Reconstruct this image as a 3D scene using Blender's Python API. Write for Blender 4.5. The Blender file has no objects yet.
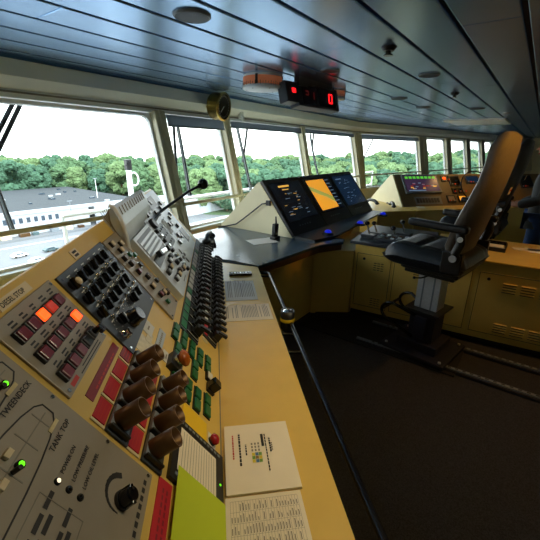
import bpy, bmesh, math, random
from mathutils import Vector, Matrix, noise
V = Vector
PI = math.pi
sc = bpy.context.scene
COL = sc.collection
rnd = random.Random(7)

# ------------------------------------------------------------------ camera
FPX = 355.0
EYE = V((0, 0, 1.6))
CAMR = Matrix(((0.59196483, 0.25615933, -0.76417278),
               (-0.80583669, 0.20495241, -0.55553733),
               (0.01431299, 0.94465703, 0.3277472)))
cd = bpy.data.cameras.new('camera')
cam = bpy.data.objects.new('camera', cd)
COL.objects.link(cam)
cam.matrix_world = Matrix.Translation(EYE) @ CAMR.to_4x4()
cd.sensor_fit = 'HORIZONTAL'
cd.sensor_width = 36
cd.lens = FPX / 540 * 36
cd.clip_start = 0.02
cd.clip_end = 2000
sc.camera = cam


def ray(u, v):
    return CAMR @ V(((u - 270) / FPX, (270 - v) / FPX, -1))


def onplane(u, v, p, n):
    r = ray(u, v)
    return EYE + r * ((V(p) - EYE).dot(n) / r.dot(n))


def onz(u, v, z):
    return onplane(u, v, (0, 0, z), V((0, 0, 1)))


def onx(u, v, x):
    return onplane(u, v, (x, 0, 0), V((1, 0, 0)))


def ony(u, v, y):
    return onplane(u, v, (0, y, 0), V((0, 1, 0)))


# ------------------------------------------------------------------ materials
def lin(c):
    return tuple((x / 12.92 if x <= .04045 else ((x + .055) / 1.055) ** 2.4) for x in c)


def S(r, g, b):
    return lin((r / 255, g / 255, b / 255))


def mat(name, col, rough=.5, metal=0, var=.0, vscale=20, bump=0, bscale=60, spec=.5, emit=None, estr=1, col2=None):
    m = bpy.data.materials.new(name)
    m.use_nodes = True
    nt = m.node_tree
    b = nt.nodes['Principled BSDF']
    b.inputs['Base Color'].default_value = (*col, 1)
    b.inputs['Roughness'].default_value = rough
    b.inputs['Metallic'].default_value = metal
    b.inputs['Specular IOR Level'].default_value = spec
    if emit:
        b.inputs['Emission Color'].default_value = (*emit, 1)
        b.inputs['Emission Strength'].default_value = estr
    tc = None
    if var or bump:
        tc = nt.nodes.new('ShaderNodeTexCoord')
    if var:
        n = nt.nodes.new('ShaderNodeTexNoise')
        n.inputs['Scale'].default_value = vscale
        n.inputs['Detail'].default_value = 5
        r = nt.nodes.new('ShaderNodeValToRGB')
        c2 = col2 or tuple(min(1, x * (1 + var)) for x in col)
        r.color_ramp.elements[0].position = .3
        r.color_ramp.elements[1].position = .7
        r.color_ramp.elements[0].color = (*[x * (1 - var) for x in col], 1)
        r.color_ramp.elements[1].color = (*c2, 1)
        nt.links.new(tc.outputs['Object'], n.inputs['Vector'])
        nt.links.new(n.outputs['Fac'], r.inputs['Fac'])
        nt.links.new(r.outputs['Color'], b.inputs['Base Color'])
    if bump:
        n2 = nt.nodes.new('ShaderNodeTexNoise')
        n2.inputs['Scale'].default_value = bscale
        n2.inputs['Detail'].default_value = 3
        bp = nt.nodes.new('ShaderNodeBump')
        bp.inputs['Strength'].default_value = bump
        bp.inputs['Distance'].default_value = .01
        nt.links.new(tc.outputs['Object'], n2.inputs['Vector'])
        nt.links.new(n2.outputs['Fac'], bp.inputs['Height'])
        nt.links.new(bp.outputs['Normal'], b.inputs['Normal'])
    return m


CREAM = mat('cream_paint', S(220, 186, 96), .36, 0, .04, 9)
CREAMP = mat('pale_cream_paint', S(232, 222, 184), .42, 0, .03, 6)
WALLP = mat('wall_paint', S(226, 230, 224), .5, 0, .03, 4)
FRAMEP = mat('window_frame_paint', S(190, 184, 152), .4, 0, .04, 5)
WHITEP = mat('white_paint', S(235, 238, 238), .4, 0, .03, 5)
CEIL = mat('ceiling_metal', S(146, 184, 222), .26, .75, .06, 1.5, .3, 1.6)
CEILD = mat('ceiling_groove', S(16, 28, 44), .5)
CEDGE = mat('ceiling_edge', S(52, 88, 124), .4, .2)
CARPET = mat('dark_carpet', S(56, 54, 56), .95, 0, .5, 160, .6, 400)
DESKB = mat('blue_grey_desk_top', S(66, 84, 98), .22, .1, .12, 6)
WOODE = mat('wood_edge', S(96, 62, 30), .5, 0, .2, 12)
BLACK = mat('black_plastic', S(22, 23, 25), .4)
BLACKG = mat('black_gloss', S(14, 15, 18), .18)
BLACKP = mat('charcoal_panel', S(52, 58, 66), .38, 0, .06, 30)
LEATHER = mat('black_leather', S(30, 32, 35), .30, 0, .1, 40, .25, 120)
FABRIC = mat('grey_brown_seat_cover', S(92, 80, 68), .7, 0, .1, 60, .2, 200)
NAVY = mat('navy_metal', S(24, 26, 44), .5)
STEEL = mat('brushed_steel', S(196, 198, 200), .38, .35, .06, 60)
SILVER = mat('silver_panel', S(208, 216, 222), .38, .2, .03, 20)
GREYP = mat('grey_panel', S(158, 148, 130), .42, .15, .03, 20)
GREYD = mat('grey_housing', S(128, 136, 142), .5, .2, .05, 20)
CHROME = mat('chrome', S(205, 208, 210), .16, 1)
INK = mat('black_ink', S(34, 32, 30), .6)
INKG = mat('grey_ink', S(134, 128, 114), .6)
INKR = mat('red_ink', S(196, 58, 50), .6)
WHITEI = mat('white_ink', S(216, 216, 210), .6)
PAPER = mat('paper', S(236, 226, 204), .7, 0, .03, 12)
PAPERG = mat('grey_paper', S(206, 208, 204), .6, 0, .04, 12)
CREAML = mat('cream_label', S(224, 206, 166), .55, 0, .03, 15)
BLUEL = mat('pale_blue_label', S(176, 190, 204), .4)
REDL = mat('red_label', S(190, 32, 48), .45, 0, .06, 20)
REDD = mat('dark_red_label', S(136, 34, 44), .45, 0, .06, 20)
BTNR = mat('dark_red_button', S(112, 12, 32), .3)
BTNL = mat('lit_red_button', S(255, 70, 20), .4, emit=S(255, 66, 12), estr=3.2)
BTNL2 = mat('dim_red_button', S(150, 30, 20), .4, emit=S(255, 60, 20), estr=.25)
GREEN = mat('green_button', S(16, 98, 56), .35, 0, .1, 40)
GREENP = mat('green_plate', S(24, 120, 72), .45)
LEDG = mat('green_led', S(90, 230, 40), .3, emit=S(110, 240, 30), estr=1.2)
LEDW = mat('white_led', S(255, 236, 200), .3, emit=S(255, 240, 205), estr=1.2)
AMBER = mat('amber_lens', S(160, 80, 16), .25)
BROWN = mat('brown_cover', S(84, 56, 26), .36, .3, .1, 50)
YELL = mat('yellow_note', S(238, 196, 20), .65)
LIME = mat('lime_sheet', S(190, 208, 30), .6)
TAPE = mat('old_tape', S(206, 190, 140), .3, 0, .15, 60)
BRASS = mat('brass', S(180, 148, 70), .25, .9)
RUBY = mat('red_lens', S(160, 16, 26), .25)
BLUEGLOW = mat('blue_glow', S(20, 30, 140), .3, emit=S(30, 50, 255), estr=.45)
YTAPE = mat('yellow_band', S(220, 190, 30), .5)
BLINDM = mat('blind_fabric', S(140, 150, 160), .6, 0, .06, 10)
_n = BLINDM.node_tree
_t = _n.nodes.new('ShaderNodeBsdfTranslucent'); _t.inputs[0].default_value = (*S(150, 158, 164), 1)
_m = _n.nodes.new('ShaderNodeMixShader'); _m.inputs[0].default_value = .6
_n.links.new(_n.nodes['Principled BSDF'].outputs[0], _m.inputs[1]); _n.links.new(_t.outputs[0], _m.inputs[2])
_n.links.new(_m.outputs[0], _n.nodes['Material Output'].inputs[0])
ASPH = mat('asphalt', S(108, 110, 112), .9, 0, .08, .12)
WARET = mat('grey_roof', S(46, 51, 54), .9, 0, .08, .2)
WAREW = mat('white_cladding', S(180, 184, 188), .7, 0, .03, .3)
DARKW = mat('dark_window', S(62, 74, 86), .2)
GRASS = mat('forest_ground', S(72, 98, 62), .95, 0, .2, .2)
LEAF = [mat('leaf_a', S(80, 106, 74), .9, 0, .35, .5, 0, 1, .2), mat('leaf_b', S(98, 120, 80), .9, 0, .35, .6, 0, 1, .2),
        mat('leaf_c', S(68, 98, 76), .9, 0, .35, .5, 0, 1, .2)]
SKIN = mat('skin', S(178, 122, 92), .55)
HAIR = mat('dark_hair', S(40, 28, 20), .7)
JACKET = mat('grey_jacket', S(66, 68, 70), .85, 0, .1, 40)
JEANS = mat('blue_jeans', S(44, 70, 116), .85, 0, .15, 60)
SHOE = mat('dark_shoe', S(30, 28, 28), .6)
CARW = mat('white_car_paint', S(236, 240, 242), .3)
CARD = mat('dark_car_paint', S(70, 92, 96), .3)
TYRE = mat('tyre', S(28, 28, 30), .8)


def glassmat():
    m = bpy.data.materials.new('window_glass')
    m.use_nodes = True
    nt = m.node_tree
    nt.nodes.clear()
    o = nt.nodes.new('ShaderNodeOutputMaterial')
    mx = nt.nodes.new('ShaderNodeMixShader')
    t = nt.nodes.new('ShaderNodeBsdfTransparent')
    t.inputs['Color'].default_value = (.95, .975, .965, 1)
    g = nt.nodes.new('ShaderNodeBsdfGlossy')
    g.inputs['Roughness'].default_value = .02
    lw = nt.nodes.new('ShaderNodeLayerWeight')
    pw = nt.nodes.new('ShaderNodeMath')
    pw.operation = 'POWER'
    pw.inputs[1].default_value = 5
    nt.links.new(lw.outputs['Facing'], pw.inputs[0])
    f = nt.nodes.new('ShaderNodeMath')
    f.operation = 'MULTIPLY_ADD'
    f.inputs[1].default_value = .5
    f.inputs[2].default_value = .025
    nt.links.new(pw.outputs[0], f.inputs[0])
    nt.links.new(f.outputs[0], mx.inputs[0])
    nt.links.new(t.outputs[0], mx.inputs[1])
    nt.links.new(g.outputs[0], mx.inputs[2])
    nt.links.new(mx.outputs[0], o.inputs[0])
    return m


GLASS = glassmat()

# ------------------------------------------------------------------ mesh builder
_txt = {}


def text_mesh(s):
    if s in _txt:
        return _txt[s]
    c = bpy.data.curves.new('lettering', 'FONT')
    c.body = s
    c.size = 1
    c.align_x = 'LEFT'
    c.resolution_u = 2
    c.offset = .018
    o = bpy.data.objects.new('lettering', c)
    COL.objects.link(o)
    dg = bpy.context.evaluated_depsgraph_get()
    me = o.evaluated_get(dg).to_mesh()
    vs = [v.co.copy() for v in me.vertices]
    fs = [tuple(p.vertices) for p in me.polygons]
    o.evaluated_get(dg).to_mesh_clear()
    bpy.data.objects.remove(o)
    bpy.data.curves.remove(c)
    _txt[s] = (vs, fs)
    return _txt[s]


def TR(*p):
    return Matrix.Translation(V(p))


def RZ(a):
    return Matrix.Rotation(a, 4, 'Z')


def RX(a):
    return Matrix.Rotation(a, 4, 'X')


def RY(a):
    return Matrix.Rotation(a, 4, 'Y')


def frame(o, x, y, z):
    m = Matrix.Identity(4)
    for i, c in enumerate((x, y, z, o)):
        for k in range(3):
            m[k][i] = c[k]
    return m


class MB:
    def __init__(self):
        self.v, self.f, self.m, self.s, self.mats = [], [], [], [], []

    def mi(self, m):
        if m not in self.mats:
            self.mats.append(m)
        return self.mats.index(m)

    def add(self, M, vs, fs, m, smooth=False):
        b = len(self.v)
        k = self.mi(m)
        self.v += [M @ V(p) for p in vs]
        for q in fs:
            self.f.append([b + i for i in q])
            self.m.append(k)
            self.s.append(smooth)
        return self

    def box(self, M, sx, sy, sz, m):
        x, y, z = sx / 2, sy / 2, sz / 2
        vs = [(-x, -y, -z), (x, -y, -z), (x, y, -z), (-x, y, -z), (-x, -y, z), (x, -y, z), (x, y, z), (-x, y, z)]
        fs = [(3, 2, 1, 0), (4, 5, 6, 7), (0, 1, 5, 4), (1, 2, 6, 5), (2, 3, 7, 6), (3, 0, 4, 7)]
        return self.add(M, vs, fs, m)

    def bx(self, x0, x1, y0, y1, z0, z1, m, M=Matrix.Identity(4)):
        return self.box(M @ TR((x0 + x1) / 2, (y0 + y1) / 2, (z0 + z1) / 2), x1 - x0, y1 - y0, z1 - z0, m)

    def prism(self, M, pts, z0, z1, m, smooth=False):
        a = sum(pts[i][0] * pts[(i + 1) % len(pts)][1] - pts[(i + 1) % len(pts)][0] * pts[i][1] for i in range(len(pts)))
        if a < 0:
            pts = pts[::-1]
        n = len(pts)
        vs = [(p[0], p[1], z0) for p in pts] + [(p[0], p[1], z1) for p in pts]
        self.add(M, vs, [tuple(range(n - 1, -1, -1)), tuple(range(n, 2 * n))], m)
        return self.add(M, vs, [(i, (i + 1) % n, n + (i + 1) % n, n + i) for i in range(n)], m, smooth)

    def lathe(self, M, prof, m, n=20, cap=True):
        vs = [(r * math.cos(2 * PI * i / n), r * math.sin(2 * PI * i / n), z) for r, z in prof for i in range(n)]
        fs = [(j * n + i, j * n + (i + 1) % n, (j + 1) * n + (i + 1) % n, (j + 1) * n + i) for j in range(len(prof) - 1) for i in range(n)]
        self.add(M, vs, fs, m, True)
        if cap:
            k = (len(prof) - 1) * n
            self.add(M, vs[:n], [tuple(range(n - 1, -1, -1))], m)
            self.add(M, vs[k:], [tuple(range(n))], m)
        return self

    def cyl(self, M, r, h, m, n=16, r1=None):
        return self.lathe(M, [(r, 0), (r if r1 is None else r1, h)], m, n)

    def sphere(self, M, rx, ry, rz, m, n=16):
        k = n // 2
        prof = [(max(1e-4, math.sin(PI * j / k)), -math.cos(PI * j / k)) for j in range(k + 1)]
        return self.lathe(M @ Matrix.Diagonal((rx, ry, rz, 1)), prof, m, n, False)

    def tube(self, pts, r, m, n=8, r1=None):
        pts = [V(p) for p in pts]
        N = len(pts)
        vs = []
        up = None
        for i, p in enumerate(pts):
            t = (pts[min(i + 1, N - 1)] - pts[max(i - 1, 0)]).normalized()
            if up is None:
                up = V((0, 0, 1)) if abs(t.z) < .9 else V((1, 0, 0))
            u = (up - t * up.dot(t)).normalized()
            w = t.cross(u)
            up = u
            rr = r if r1 is None else r + (r1 - r) * i / (N - 1)
            for k in range(n):
                a = 2 * PI * k / n
                vs.append(p + u * (rr * math.cos(a)) + w * (rr * math.sin(a)))
        fs = [(j * n + i, j * n + (i + 1) % n, (j + 1) * n + (i + 1) % n, (j + 1) * n + i) for j in range(N - 1) for i in range(n)]
        I = Matrix.Identity(4)
        self.add(I, vs, fs, m, True)
        self.add(I, vs[:n], [tuple(range(n - 1, -1, -1))], m)
        return self.add(I, vs[-n:], [tuple(range(n))], m)

    def text(self, M, s, size, m):
        vs, fs = text_mesh(s)
        return self.add(M @ Matrix.Diagonal((size, size, 1, 1)), vs, fs, m)

    def flat(self, M, x0, x1, y0, y1, m):
        return self.add(M, [(x0, y0, 0), (x1, y0, 0), (x1, y1, 0), (x0, y1, 0)], [(0, 1, 2, 3)], m)

    def line(self, M, pts, w, m):
        for (a, b), (c, d) in zip(pts, pts[1:]):
            L = math.hypot(c - a, d - b) + w * .6
            self.box(M @ TR((a + c) / 2, (b + d) / 2, 0) @ RZ(math.atan2(d - b, c - a)), L, w, .0004, m)
        return self

    def build(self, name, parent=None, bevel=0, seg=2, sub=0, loc=None):
        root = parent
        while root is not None and root.parent is not None:
            root = root.parent
        if root is not None:
            org = root.location.copy()
        elif loc is not None:
            org = V(loc)
        else:
            xs = [p.x for p in self.v]; ys = [p.y for p in self.v]; zs = [p.z for p in self.v]
            org = V(((min(xs) + max(xs)) / 2, (min(ys) + max(ys)) / 2, min(zs)))
        me = bpy.data.meshes.new(name)
        me.from_pydata([p - org for p in self.v], [], self.f)
        for x in self.mats:
            me.materials.append(x)
        me.polygons.foreach_set('material_index', self.m)
        me.polygons.foreach_set('use_smooth', self.s)
        me.update()
        o = bpy.data.objects.new(name, me)
        COL.objects.link(o)
        if parent is not None:
            o.parent = parent
        else:
            o.location = org
        if bevel:
            md = o.modifiers.new('bevel', 'BEVEL')
            md.width = bevel
            md.segments = seg
            md.limit_method = 'ANGLE'
            md.angle_limit = math.radians(40)
        if sub:
            md = o.modifiers.new('subdivision', 'SUBSURF')
            md.levels = md.render_levels = sub
        return o


def tag(o, label, cat, group=None, kind=None):
    o['label'] = label
    o['category'] = cat
    if group:
        o['group'] = group
    if kind:
        o['kind'] = kind
    return o


def thing(name, label, cat, loc, group=None):
    o = bpy.data.objects.new(name, None)
    COL.objects.link(o)
    o.location = loc
    o.empty_display_size = .1
    return tag(o, label, cat, group)


def struct(o):
    o['kind'] = 'structure'
    return o


def plabel(o, t):
    o['label'] = t
    return o


def copy_tree(o, parent=None):
    c = o.copy()
    COL.objects.link(c)
    if parent is not None:
        c.parent = parent
    for ch in list(o.children):
        copy_tree(ch, c)
    return c


I4 = Matrix.Identity(4)


def rrect(w, h, r, n=5):
    out = []
    for cx, cy, a0 in ((w / 2 - r, h / 2 - r, 0), (-w / 2 + r, h / 2 - r, 90), (-w / 2 + r, -h / 2 + r, 180), (w / 2 - r, -h / 2 + r, 270)):
        for k in range(n + 1):
            a = math.radians(a0 + 90 * k / n)
            out.append((cx + r * math.cos(a), cy + r * math.sin(a)))
    return out


def ring(mb, M, ow, oh, bw, r, z0, z1, m, ro=.002):
    A = rrect(ow, oh, ro)
    B = rrect(ow - 2 * bw, oh - 2 * bw, r)
    n = len(A)
    vs = [(*p, z0) for p in A] + [(*p, z1) for p in A] + [(*p, z0) for p in B] + [(*p, z1) for p in B]
    fs = []
    for i in range(n):
        j = (i + 1) % n
        fs += [(i, j, n + j, n + i), (2 * n + j, 2 * n + i, 3 * n + i, 3 * n + j), (n + i, n + j, 3 * n + j, 3 * n + i), (j, i, 2 * n + i, 2 * n + j)]
    mb.add(M, vs, fs, m)


# ------------------------------------------------------------------ console frames
CO = V((1.08791505, 1.0959487, .735))
HD = math.radians(44.66719919642059)
cd_ = V((math.cos(HD), math.sin(HD), 0))
cl_ = V((-math.sin(HD), math.cos(HD), 0))
TH = math.radians(55)
cs_ = cl_ * math.cos(TH) + V((0, 0, 1)) * math.sin(TH)
cn_ = cd_.cross(cs_)


def FS(a, s, n=0):      # on the sloping face
    return frame(CO + cd_ * a + cs_ * s + cn_ * n, cd_, cs_, cn_)


def FD(a, w, h=0):      # on the desk, w to the right of the join, y axis to the left
    return frame(CO + cd_ * a - cl_ * w + V((0, 0, h)), cd_, cl_, V((0, 0, 1)))


CAMS = (-1.544, .70, .508)


def lift(a, s, n):      # slope point seen through (a, s) when it stands n above the face
    k = (CAMS[2] - n) / CAMS[2]
    return CAMS[0] + (a - CAMS[0]) * k, CAMS[1] + (s - CAMS[1]) * k


SL = .722     # length of the slope

# ------------------------------------------------------------------ room shell
ZC = 2.15
mb = MB(); mb.bx(-3, 24, -4.2, 5, -.06, 0, CARPET)
struct(mb.build('floor'))

mb = MB()
pitch, y0 = .266, .185
edges = [y0 + pitch * k for k in range(-17, 14)]
for i, (a, b) in enumerate(zip(edges, edges[1:])):
    g = .0115
    xs = [-3]
    x = -3 + rnd.uniform(.8, 2.6)
    while x < 23.2:
        xs.append(x)
        x += 2.6
    xs.append(24)
    for p, q in zip(xs, xs[1:]):
        mb.bx(p + .0015, q - .0015, a + g, b - g, ZC, ZC + .02, CEIL)
mb.bx(-3, 24, edges[0], edges[-1], ZC + .03, ZC + .06, CEILD)
c = mb.build('ceiling', bevel=.005, seg=2)
struct(c)

WT = math.radians(13)


class Wall:
    def __init__(s, p, hd, L):
        s.p = V(p)
        s.h = math.radians(hd)
        s.d = V((math.cos(s.h), math.sin(s.h), 0))
        s.n = V((-math.sin(s.h), math.cos(s.h), 0))
        s.up = V((0, 0, 1)) * math.cos(WT) + s.n * math.sin(WT)
        s.o = s.d.cross(s.up) * -1          # outwards
        s.L = L

    def F(s, t, u, out=0):
        return frame(s.p + s.d * t + s.up * u + s.o * out, s.d, s.up, s.d.cross(s.up))

    def hit(s, u, v, out=0):
        return onplane(u, v, s.p + s.o * out, s.o)

    def tu(s, u, v):
        q = s.hit(u, v) - s.p
        return q.dot(s.d), q.dot(s.up)


WA = Wall((1, 3.06, 1.9), 3, 6.76)
corner = WA.p + WA.d * 6.76
WB = Wall(corner, -12, 13.5)
SILL = -1.17
wins = []
tB = [WB.tu(u, 160)[0] for u in (362, 419, 426.5, 446, 450.5, 466, 469.5, 481, 484, 493)]
segs = [(WA, [(-3.4, -1.05), (-.95, 1.33), (1.45, 2.35), (2.45, 4.27), (4.38, 6.62)]),
        (WB, [(tB[0], tB[1]), (tB[2], tB[3]), (tB[4], tB[5]), (tB[6], tB[7]), (tB[8], tB[9])])]
wn, tn = 1, 1
for W, ws in segs:
    t0 = ws[0][0] - .3 if W is WA else 0
    t1 = W.L
    # lower wall, head and cove
    side = 'front' if W is WA else 'starboard'
    F = frame(V((W.p.x, W.p.y, 0)), W.d, W.n, V((0, 0, 1)))
    zs = 1.9 + SILL * math.cos(WT)
    ys = SILL * math.sin(WT)
    mb = MB()
    mb.bx(t0, t1, ys - .02, ys + .12, 0, zs - .03, CREAMP, F)
    mb.bx(t0, t1, ys - .03, ys + .14, zs - .03, zs, WALLP, F)
    struct(mb.build('wall_' + side, bevel=.006))
    mb = MB()
    prof = [(-.085, ZC + .02), (-.10, 2.025), (.0, 1.955), (.0, 1.90), (.16, 1.90), (.16, ZC + .02)]
    n = len(prof)
    vs = [(t0, *p) for p in prof] + [(t1 + (.05 if W is WA else 0), *p) for p in prof]
    mb.add(F, vs, [(i, (i + 1) % n, n + (i + 1) % n, n + i) for i in range(n)], WALLP)
    mb.bx(t0, t1, -.012, .0, 1.93, 1.942, INKG, F)
    struct(mb.build('trim_%d' % tn)); tn += 1
    mb = MB()
    mb.bx(t0, t1, -.10, -.084, ZC - .02, ZC + .01, CEDGE, F)
    struct(mb.build('trim_%d' % tn)); tn += 1
    bounds = [t0] + [x for w in ws for x in w] + [t1]
    for k in range(0, len(bounds), 2):
        a, b = bounds[k], bounds[k + 1]
        if b - a < .01:
            continue
        mb = MB()
        mb.bx(a - .005, b + .005, SILL - .02, .01, -.085, .045, FRAMEP, W.F(0, 0))
        mb.bx((a + b) / 2 - .018, (a + b) / 2 + .018, SILL, .01, .045, .06, FRAMEP, W.F(0, 0))
        struct(mb.build('trim_%d' % tn, bevel=.012, seg=3)); tn += 1
    for a, b in ws:
        mb = MB()
        M = W.F((a + b) / 2, SILL / 2)
        ring(mb, M, b - a, -SILL, .028, .07, -.07, -.03, WHITEP)
        fr = struct(mb.build('window_%d' % wn)); wn += 1
        g = MB()
        g.box(M @ TR(0, 0, -.05), b - a - .05, -SILL - .05, .006, GLASS)
        g.build('pane', fr)
        t = MB()
        t.bx(a - .03, b + .03, -.925, -.89, .03, .07, FRAMEP, W.F(0, 0))
        t.build('transom_bar', fr, bevel=.008)
# remaining room shell: port wall, starboard end, aft wall (out of view)
end = WB.p + WB.d * WB.L
mb = MB(); mb.bx(-3, -2.9, -4.2, 3.2, 0, 2.2, CREAMP)
struct(mb.build('wall_port'))
mb = MB(); mb.bx(end.x, end.x + .1, -4.2, end.y + .4, 0, 2.2, CREAMP)
struct(mb.build('wall_end'))
mb = MB(); mb.bx(-3, end.x + .1, -4.3, -4.2, 0, .9, CREAMP); mb.bx(-3, end.x + .1, -4.3, -4.2, 1.95, 2.2, CREAMP)
mb.bx(-3, end.x, -4.3, -4.2, .9, 1.95, CREAMP)
struct(mb.build('wall_aft'))

# ------------------------------------------------------------------ port control console
con = thing('control_console', 'long cream ship control console in the foreground, sloping face full of switches and buttons', 'control console', CO.copy())
A0, A1 = -2.4, 1.27
mb = MB()
prof = [(-.22, 0), (-.22, .70), (-.0, .70), (0, .735)]
tops = (SL * math.cos(TH), .735 + SL * math.sin(TH))
prof = [(-.20, 0.0), (-.20, .705), (0, .705), (0, .735), (tops[0], tops[1]), (tops[0] + .006, tops[1] + .0), (tops[0] + .010, tops[1] - .01), (tops[0] + .010, 0.0)]
F0 = frame(CO - V((0, 0, .735)), cd_, cl_, V((0, 0, 1)))
n = len(prof)
vs = [(A0, *p) for p in prof] + [((.94 if p[0] > .2 else 1.02 if p[0] < -.1 else 1.16), *p) for p in prof]
fs = [(i, (i + 1) % n, n + (i + 1) % n, n + i) for i in range(n)] + [tuple(range(n - 1, -1, -1)), tuple(range(n, 2 * n))]
mb.add(F0, vs, [tuple(reversed(q)) for q in fs], CREAM)
mb.build('body', con)
mb = MB()
mb.prism(F0, [(A0, -.003), (1.156, -.003), (.999, -.308), (A0, -.308)], .708, .7355, CREAM)
mb.build('desk_top', con, bevel=.004)
mb = MB()
mb.line(FD(0, .002, .0012), [(A0, 0), (1.15, 0)], .004, INKG)
mb.build('joint_seam', con)


def rot_grid(a0, a1, k):
    return [a0 + (a1 - a0) * i / (k - 1) for i in range(k)]


# --- tank mimic panel
mb = MB()
mb.bx(-1.9, -.95, .25, .712, 0, .005, GREYP, FS(0, 0))


def hull(mbx, a, s, L, hw):
    pts = []
    for k in range(9):
        t = k / 8
        pts.append((a - L + L * .62 + L * .38 * t if False else a - .42 * (1 - t) ** 1.6, s + hw * (1 - t ** 2.6) + .012 * t))
    pts2 = [(p, 2 * s - q) for p, q in pts][::-1]
    out = [(a - L, s + hw)] + pts + pts2 + [(a - L, s - hw)]
    mbx.line(FS(0, 0, .0056), out, .0026, INK)
    for q in (.028, .075, .13, .2, .28, .37, .46):
        w = hw * .9 * min(1, .45 + q * 2.2)
        mbx.line(FS(0, 0, .0054), [(a - q, s - w), (a - q, s + w)], .0022, INKG)
    mbx.line(FS(0, 0, .0054), [(a - L, s), (a - .01, s)], .0018, INKG)


hull(mb, -.985, .515, .7, .040)
hull(mb, -.968, .612, .7, .036)
mb.text(FS(-1.052, .564, .006), 'TWEENDECK', .0145, INK)
mb.text(FS(-1.048, .468, .006), 'TANK TOP', .0145, INK)
for t, s in (('POWER ON', .436), ('LOW PRESSURE', .412), ('LOW OIL LEVEL', .388)):
    mb.text(FS(-1.068, s, .006), t, .0105, INK)
mb.line(FS(0, 0, .0056), [(-1.45, .458), (-1.112, .458), (-1.112, .372), (-1.45, .372)], .0012, INKG)
for s, a, k in ((.436, -1.2, 3), (.422, -1.23, 3), (.396, -1.17, 2), (.384, -1.2, 2)):
    for j in range(k):
        mb.flat(FS(0, 0, .0056), a + j * .036, a + j * .036 + .028, s, s + .008, INK)
arc = [(-1.033 + .034 * math.cos(t), .316 + .034 * math.sin(t)) for t in [math.radians(20 + 15 * k) for k in range(12)]]
for k, (p, q) in enumerate(zip(arc, arc[1:])):
    mb.line(FS(0, 0, .0057), [p, q], .0105 - .0008 * k, INK)
for k in range(9):
    mb.flat(FS(0, 0, .0057), -1.12 + k * .017, -1.12 + k * .017 + .011, .262, .270, INK)
for a, s in ((-.958, .52), (-.958, .68), (-.96, .262), (-.958, .38)):
    mb.cyl(FS(a, s, .004), .004, .003, CHROME, 10)
pan = mb.build('tank_mimic_panel', con, bevel=0)
plabel(pan, 'grey engraved panel with ship outlines')
mb = MB()
mb.cyl(FS(-1.042, .31, .005), .018, .006, BLACK, 24)
mb.lathe(FS(-1.042, .31, .011), [(.0155, 0), (.0145, .02), (.012, .022)], BLACKG, 20)
mb.box(FS(-1.042, .31, .022) @ RZ(.6), .034, .009, .02, BLACKG)
mb.cyl(FS(-1.042, .31, .011) @ RZ(.6) @ TR(.008, 0, .021), .003, .002, CHROME, 8)
mb.build('selector_knob', pan, bevel=.001)
for s, m in ((.440, LEDW), (.416, BLACKG), (.392, BLACKG)):
    b = MB()
    b.lathe(FS(-1.083, s, .005), [(.0062, 0), (.0062, .002), (.0045, .004)], BLACK, 14)
    b.sphere(FS(-1.083, s, .008), .004, .004, .003, m, 10)
    b.build('indicator_lamp', pan)
for a, s in ((-1.004, .598), (-1.098, .506)):
    b = MB()
    b.cyl(FS(a, s, .005), .007, .006, BLACKG, 14)
    b.cyl(FS(a - .012, s + .002, .005), .004, .015, BLACK, 10)
    b.sphere(FS(a, s, .011), .005, .005, .004, LEDG, 10)
    plabel(b.build('indicator_lamp', pan), 'lit green lamp')
for a, s in ((-1.095, .53), (-1.135, .512), (-1.16, .54), (-1.2, .5)):
    b = MB()
    b.box(FS(a, s, .008), .016, .01, .007, CREAML)
    b.build('position_block', pan, bevel=.001)
for a, s in ((-1.0, .584), (-1.006, .491)):
    b = MB()
    b.box(FS(a, s, .006), .03, .007, .0015, TAPE)
    b.build('gold_tag', pan)

# --- alarm push button panel
mb = MB()
mb.bx(-.932, -.690, .488, .68, 0, .006, GREYP, FS(0, 0))
for a, s in ((-.92, .499), (-.70, .499), (-.70, .67), (-.92, .67)):
    mb.cyl(FS(a, s, .005), .0045, .003, CHROME, 10)
al = rot_grid(-.882, -.72, 5)
for r, s in enumerate((.632, .578, .522)):
    for a in al:
        for j in range(2):
            L = rnd.uniform(.014, .026)
            mb.flat(FS(0, 0, .0066), a - .013, a - .013 + L, s + .0205 + j * .008, s + .0245 + j * .008, INK)
for j in range(2):
    mb.flat(FS(0, 0, .0066), -.86 + .02 * j, -.73, .4935 + j * .007, .496 + j * .007, INK)
mb.flat(FS(0, 0, .0066), -.905, -.873, .494, .504, INKR)
pan = mb.build('alarm_panel', con, bevel=.0015)
plabel(pan, 'grey panel of dark red push buttons')
for r, s in enumerate((.632, .578, .522)):
    for k, a in enumerate(al):
        aa, ss = lift(a, s, .01)
        m = BTNR
        if (r, k) in ((0, 2), (1, 4)):
            m = BTNL
        if (r, k) == (0, 3):
            m = BTNL2
        if r == 2 and k > 2:
            m = BLACK
        b = MB()
        b.box(FS(aa, ss, .010), .031, .029, .010, BLACK)
        b.box(FS(aa, ss, .0165), .026, .024, .007, m)
        if (r, k) == (2, 4):
            b.cyl(FS(aa, ss, .02), .008, .02, BLACKG, 12)
            b.box(FS(aa + .006, ss - .004, .034), .02, .02, .012, NAVY)
        o = b.build('push_button', pan, bevel=.002)
        if m is BTNL:
            plabel(o, 'lit orange push button')

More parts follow.
